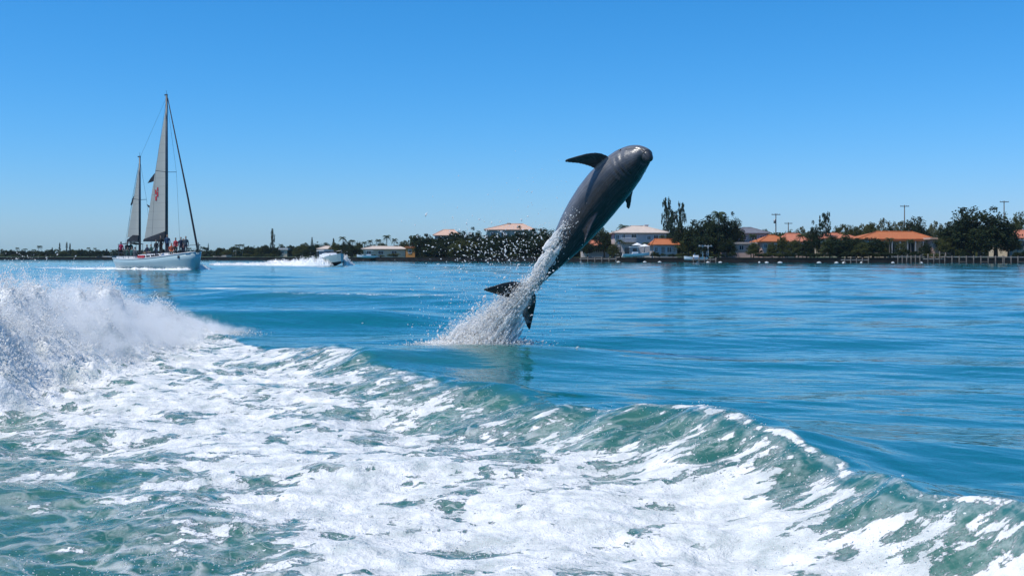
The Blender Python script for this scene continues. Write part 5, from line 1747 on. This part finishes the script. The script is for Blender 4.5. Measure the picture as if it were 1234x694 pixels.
# ================================================================== MOTOR CRUISER
CY = 181.0
CTH = R(-50)
cx = at(397, HOR, CY).x
croot = empty('motor_cruiser', (cx, CY, .12), CTH)
croot.rotation_euler = (0, R(-4), CTH)
croot.scale = (.86, .86, .86)
props(croot, 'white motor cruiser speeding with its bow raised over foam', 'motorboat')
M['cruiser_hull'] = simple('cruiser_hull', (.30, .41, .42), .2, .05, 1)
rgc = []
for f in (0, .2, .4, .55, .7, .8, .88, .95, 1):
    x = -4.6 + 9.2 * f
    w = 1.62 * (1 if f < .45 else math.sqrt(max(0, 1 - ((f - .45) / .555) ** 2.4))); w = max(w, .05)
    zd = 1.15 + .65 * f ** 1.5; ch = .12 + .55 * max(0, f - .4) ** 1.6; kl = -.55 + 1.35 * max(0, f - .55) ** 1.7 * 2.0
    rgc.append([(x, -w, zd), (x, -w * .96, zd * .6 + ch * .4), (x, -w * .84, ch), (x, -w * .4, (ch + kl) / 2 - .05), (x, 0, kl), (x, w * .4, (ch + kl) / 2 - .05), (x, w * .84, ch), (x, w * .96, zd * .6 + ch * .4), (x, w, zd)])
m = MB(); m.loft(rgc)
hm = m.mesh('hull', [M['cruiser_hull'], M['antifoul']], False)
for pl in hm.polygons:
    if pl.center.z < .34 and abs(pl.normal.z) > .35: pl.material_index = 1
link(bpy.data.objects.new('hull', hm), croot)
m = MB(); vs_ = []
for r in rgc: vs_ += [(r[0][0], r[0][1] * .97, r[0][2] + .006), (r[-1][0], r[-1][1] * .97, r[-1][2] + .006)]
m.add(vs_, [(2 * i, 2 * i + 2, 2 * i + 3, 2 * i + 1) for i in range(len(rgc) - 1)]); m.build('deck', M['boat_white'], croot)
cb = [[(x, -w, zb), (x, -w * .86, zb + h), (x, w * .86, zb + h), (x, w, zb)] for x, w, zb, h in ((-1.6, 1.3, 1.28, .85), (.6, 1.3, 1.38, .85), (1.6, 1.15, 1.45, .45), (3.0, .7, 1.58, .12))]
m = MB(); m.loft(cb); cbo = m.build('cabin', M['boat_white'], croot)
m = MB()
m.add([(.62, -1.02, 2.0), (.62, 1.02, 2.0), (.0, .95, 2.62), (.0, -.95, 2.62), (.55, -1.02, 2.0), (.55, 1.02, 2.0), (-.07, .95, 2.62), (-.07, -.95, 2.62)], [(0, 1, 2, 3), (5, 4, 7, 6), (3, 2, 6, 7), (0, 3, 7, 4), (1, 5, 6, 2)])
m.build('windscreen', M['glass_dark'], croot)
for s_ in (-1, 1):
    m = MB(); m.add([(.6, s_ * 1.06, 2.0), (-1.5, s_ * 1.12, 2.1), (-1.5, s_ * 1.05, 2.7), (0, s_ * 1.0, 2.64), (.6, s_ * 1.10, 2.0), (-1.5, s_ * 1.16, 2.1), (-1.5, s_ * 1.09, 2.7), (0, s_ * 1.04, 2.64)], [(0, 1, 2, 3), (7, 6, 5, 4), (0, 4, 5, 1), (1, 5, 6, 2), (2, 6, 7, 3), (3, 7, 4, 0)])
    m.build('side_window', M['glass_dark'], croot)
    m = MB(); m.box(1.2, 2.2, s_ * 1.0 - .03, s_ * 1.0 + .03, 1.58, 1.75); m.build('cabin_window', M['glass_dark'], cbo)
    m = MB(); m.tube([(.4, s_ * 1.5, 2.0), (2.4, s_ * 1.2, 2.15), (3.8, s_ * .6, 2.3), (4.5, 0, 2.4)], .025, 6); m.tube([(2.4, s_ * 1.2, 1.5), (2.4, s_ * 1.2, 2.15)], .02, 5); m.tube([(3.8, s_ * .6, 1.65), (3.8, s_ * .6, 2.3)], .02, 5); m.build('bow_rail', M['metal_grey'], croot)
m = MB(); m.loft([[(-2.6, -1.25, 2.86), (-2.6, 1.25, 2.86), (-2.6, 1.2, 2.96), (-2.6, -1.2, 2.96)], [(-.1, -1.1, 2.72), (-.1, 1.1, 2.72), (-.1, 1.05, 2.82), (-.1, -1.05, 2.82)]]); m.build('hardtop', M['boat_white'], croot)
m = MB()
for s_ in (-1, 1): m.tube([(-2.4, s_ * 1.2, 1.2), (-2.5, s_ * 1.15, 2.86)], .05, 6)
m.build('hardtop_post', M['metal_grey'], croot)
m = MB(); m.box(-4.3, -2.8, -1.3, 1.3, 1.18, 1.55); m.build('stern_seat', M['boat_canvas'], croot)

CMx = Matrix.Translation((cx, CY, 0)) @ Matrix.Rotation(CTH, 4, 'Z')
def cpt(x, y):
    w = CMx @ Vector((x, y, 0)); return (w.x, w.y)


foam_ribbon('cruiser_spray', [(*cpt(3.0, 1.0), .2, .9), (*cpt(1.6, 2.1), .5, 1.5), (*cpt(.3, 3.2), .8, .9), (*cpt(-1, 4.6), 1.0, .3)], 'white spray thrown from the far bow of the cruiser', 5000, .03, .12)
foam_ribbon('cruiser_spray', [(*cpt(2.6, -1.0), .2, .7), (*cpt(0, -2.0), .5, 1.2), (*cpt(-3, -2.6), .9, 1.1), (*cpt(-6, -2.8), 1.2, 1.2)], 'white spray thrown along the near side of the cruiser', 6000, .03, .12)
sx = at(383, HOR, CY).x
foam_ribbon('cruiser_wake', [(sx + 1, CY + 4, 1.2, 1.1), (sx - 3, CY + 6, 1.4, .9), (sx - 8, CY + 8, 1.5, .8), (sx - 11, CY + 9, 1.5, .45), (sx - 16, CY + 9, 1.2, .30), (sx - 20, CY + 8, 1.0, .25)], 'long white wake curling behind the motor cruiser', 14000, .03, .13)


# ================================================================== MIST IN THE SPRAY
def mist(name, V, F, dens, label):
    """closed body of fine white spray; dens(nodes) -> density socket, falling to nothing inside its surface"""
    h = NT(name + '_air'); h.t.nodes.remove(h.p)
    v = h.n('ShaderNodeVolumePrincipled'); v.inputs['Color'].default_value = (.997, .995, .99, 1); v.inputs['Anisotropy'].default_value = .15
    h.put(v.inputs['Density'], dens(h)); h.t.links.new(v.outputs[0], h.out.inputs['Volume'])
    m_ = MB(); m_.add(V, F)
    o = m_.build(name, h.mat); props(o, label, 'spray', kind='stuff')
    return o


def wave_mist():
    V = []; F = []; ys = [9.0, 11, 13, 15, 17, 19, 21, 22.5]; n = 10
    hh = lambda y: float(np.interp(y, [9, 15.5, 22.5], [1.35, 1.35, .12]))
    for y in ys:
        for k in range(n):
            a = math.pi * k / (n - 1); V.append((-6.2 - 1.35 * math.cos(a), y, -.1 + (hh(y) + .1) * math.sin(a)))
    for i in range(len(ys) - 1):
        for k in range(n):
            k2 = (k + 1) % n; F.append((i * n + k, i * n + k2, (i + 1) * n + k2, (i + 1) * n + k))
    F.append(tuple(range(n))[::-1]); F.append(tuple((len(ys) - 1) * n + k for k in range(n)))

    def dens(h):
        P = h.pos(); sp = h.n('ShaderNodeSeparateXYZ'); h.t.links.new(P, sp.inputs[0])
        H = h.lin(sp.outputs[1], 15.5, 22.3, 1.25, .10)
        dx = h.math('DIVIDE', h.math('ADD', sp.outputs[0], 6.2), 1.15)
        dz = h.math('DIVIDE', sp.outputs[2], H)
        q = h.math('SUBTRACT', 1.0, h.math('ADD', h.math('MULTIPLY', dx, dx), h.math('MULTIPLY', dz, dz)))
        nz = h.lin(h.noise(P, 5.0, 5, .66), .40, .64, -.75, .55)
        return h.math('MULTIPLY', h.ss(h.math('ADD', q, h.math('MULTIPLY', nz, .7)), .05, .75), 3.2)
    mist('wave_mist', V, F, dens, 'soft white mist hanging in the breaking wake wave')


def splash_mist():
    a = np.array(at(579, 413, 15.5)); b = np.array(at(650, 335, 15.42)); d = (b - a); L = float(np.linalg.norm(d)); d = d / L
    u = np.cross(d, [0, 1, 0]); u /= np.linalg.norm(u); w = np.cross(d, u)
    V = []; F = []; n = 10; st = [(-.12, .62), (.1, .56), (.4, .40), (.8, .24), (1.1, .16)]
    for t, r in st:
        for k in range(n):
            g = 2 * math.pi * k / n; V.append(tuple(a + d * L * t + r * (u * math.cos(g) + w * math.sin(g))))
    for i in range(len(st) - 1):
        for k in range(n):
            k2 = (k + 1) % n; F.append((i * n + k, i * n + k2, (i + 1) * n + k2, (i + 1) * n + k))
    F.append(tuple(range(n))[::-1]); F.append(tuple((len(st) - 1) * n + k for k in range(n)))

    def dens(h):
        P = h.pos()
        s1 = h.n('ShaderNodeVectorMath', operation='SUBTRACT'); h.t.links.new(P, s1.inputs[0]); s1.inputs[1].default_value = tuple(a)
        dt = h.n('ShaderNodeVectorMath', operation='DOT_PRODUCT'); h.t.links.new(s1.outputs[0], dt.inputs[0]); dt.inputs[1].default_value = tuple(d)
        ln = h.n('ShaderNodeVectorMath', operation='LENGTH'); h.t.links.new(s1.outputs[0], ln.inputs[0])
        T = dt.outputs['Value']; l2 = h.math('MULTIPLY', ln.outputs['Value'], ln.outputs['Value'])
        rad = h.math('SQRT', h.math('MAXIMUM', h.math('SUBTRACT', l2, h.math('MULTIPLY', T, T)), 0.0))
        R_ = h.lin(T, -.1, L, .46, .13)
        q = h.math('SUBTRACT', 1.0, h.math('DIVIDE', rad, R_))
        nz = h.lin(h.noise(P, 6.5, 4, .6), .36, .66, -.5, .5)
        return h.math('MULTIPLY', h.math('MULTIPLY', h.ss(h.math('ADD', q, nz), .1, 1.0), h.ss(T, L * 1.1, L * .5)), 7.0)
    mist('splash_mist', V, F, dens, 'soft white mist around the dolphin splash')


wave_mist()
splash_mist()

# ================================================================== AIR
def build_haze():
    x0, x1, y0, y1, z0, z1 = -3300, 3300, -3300, 3300, -5, 45
    m_ = MB(); m_.box(x0, x1, y0, y1, z0, z1)
    h = NT('haze_air'); h.t.nodes.remove(h.p)
    v = h.n('ShaderNodeVolumePrincipled'); v.inputs['Color'].default_value = (.80, .90, 1.0, 1); v.inputs['Density'].default_value = HAZE; v.inputs['Anisotropy'].default_value = .3
    h.t.links.new(v.outputs[0], h.out.inputs['Volume'])
    o = m_.build('haze', h.mat); props(o, 'thin pale sea haze over the bay', 'haze', kind='stuff')


HAZE = .00006
build_haze()
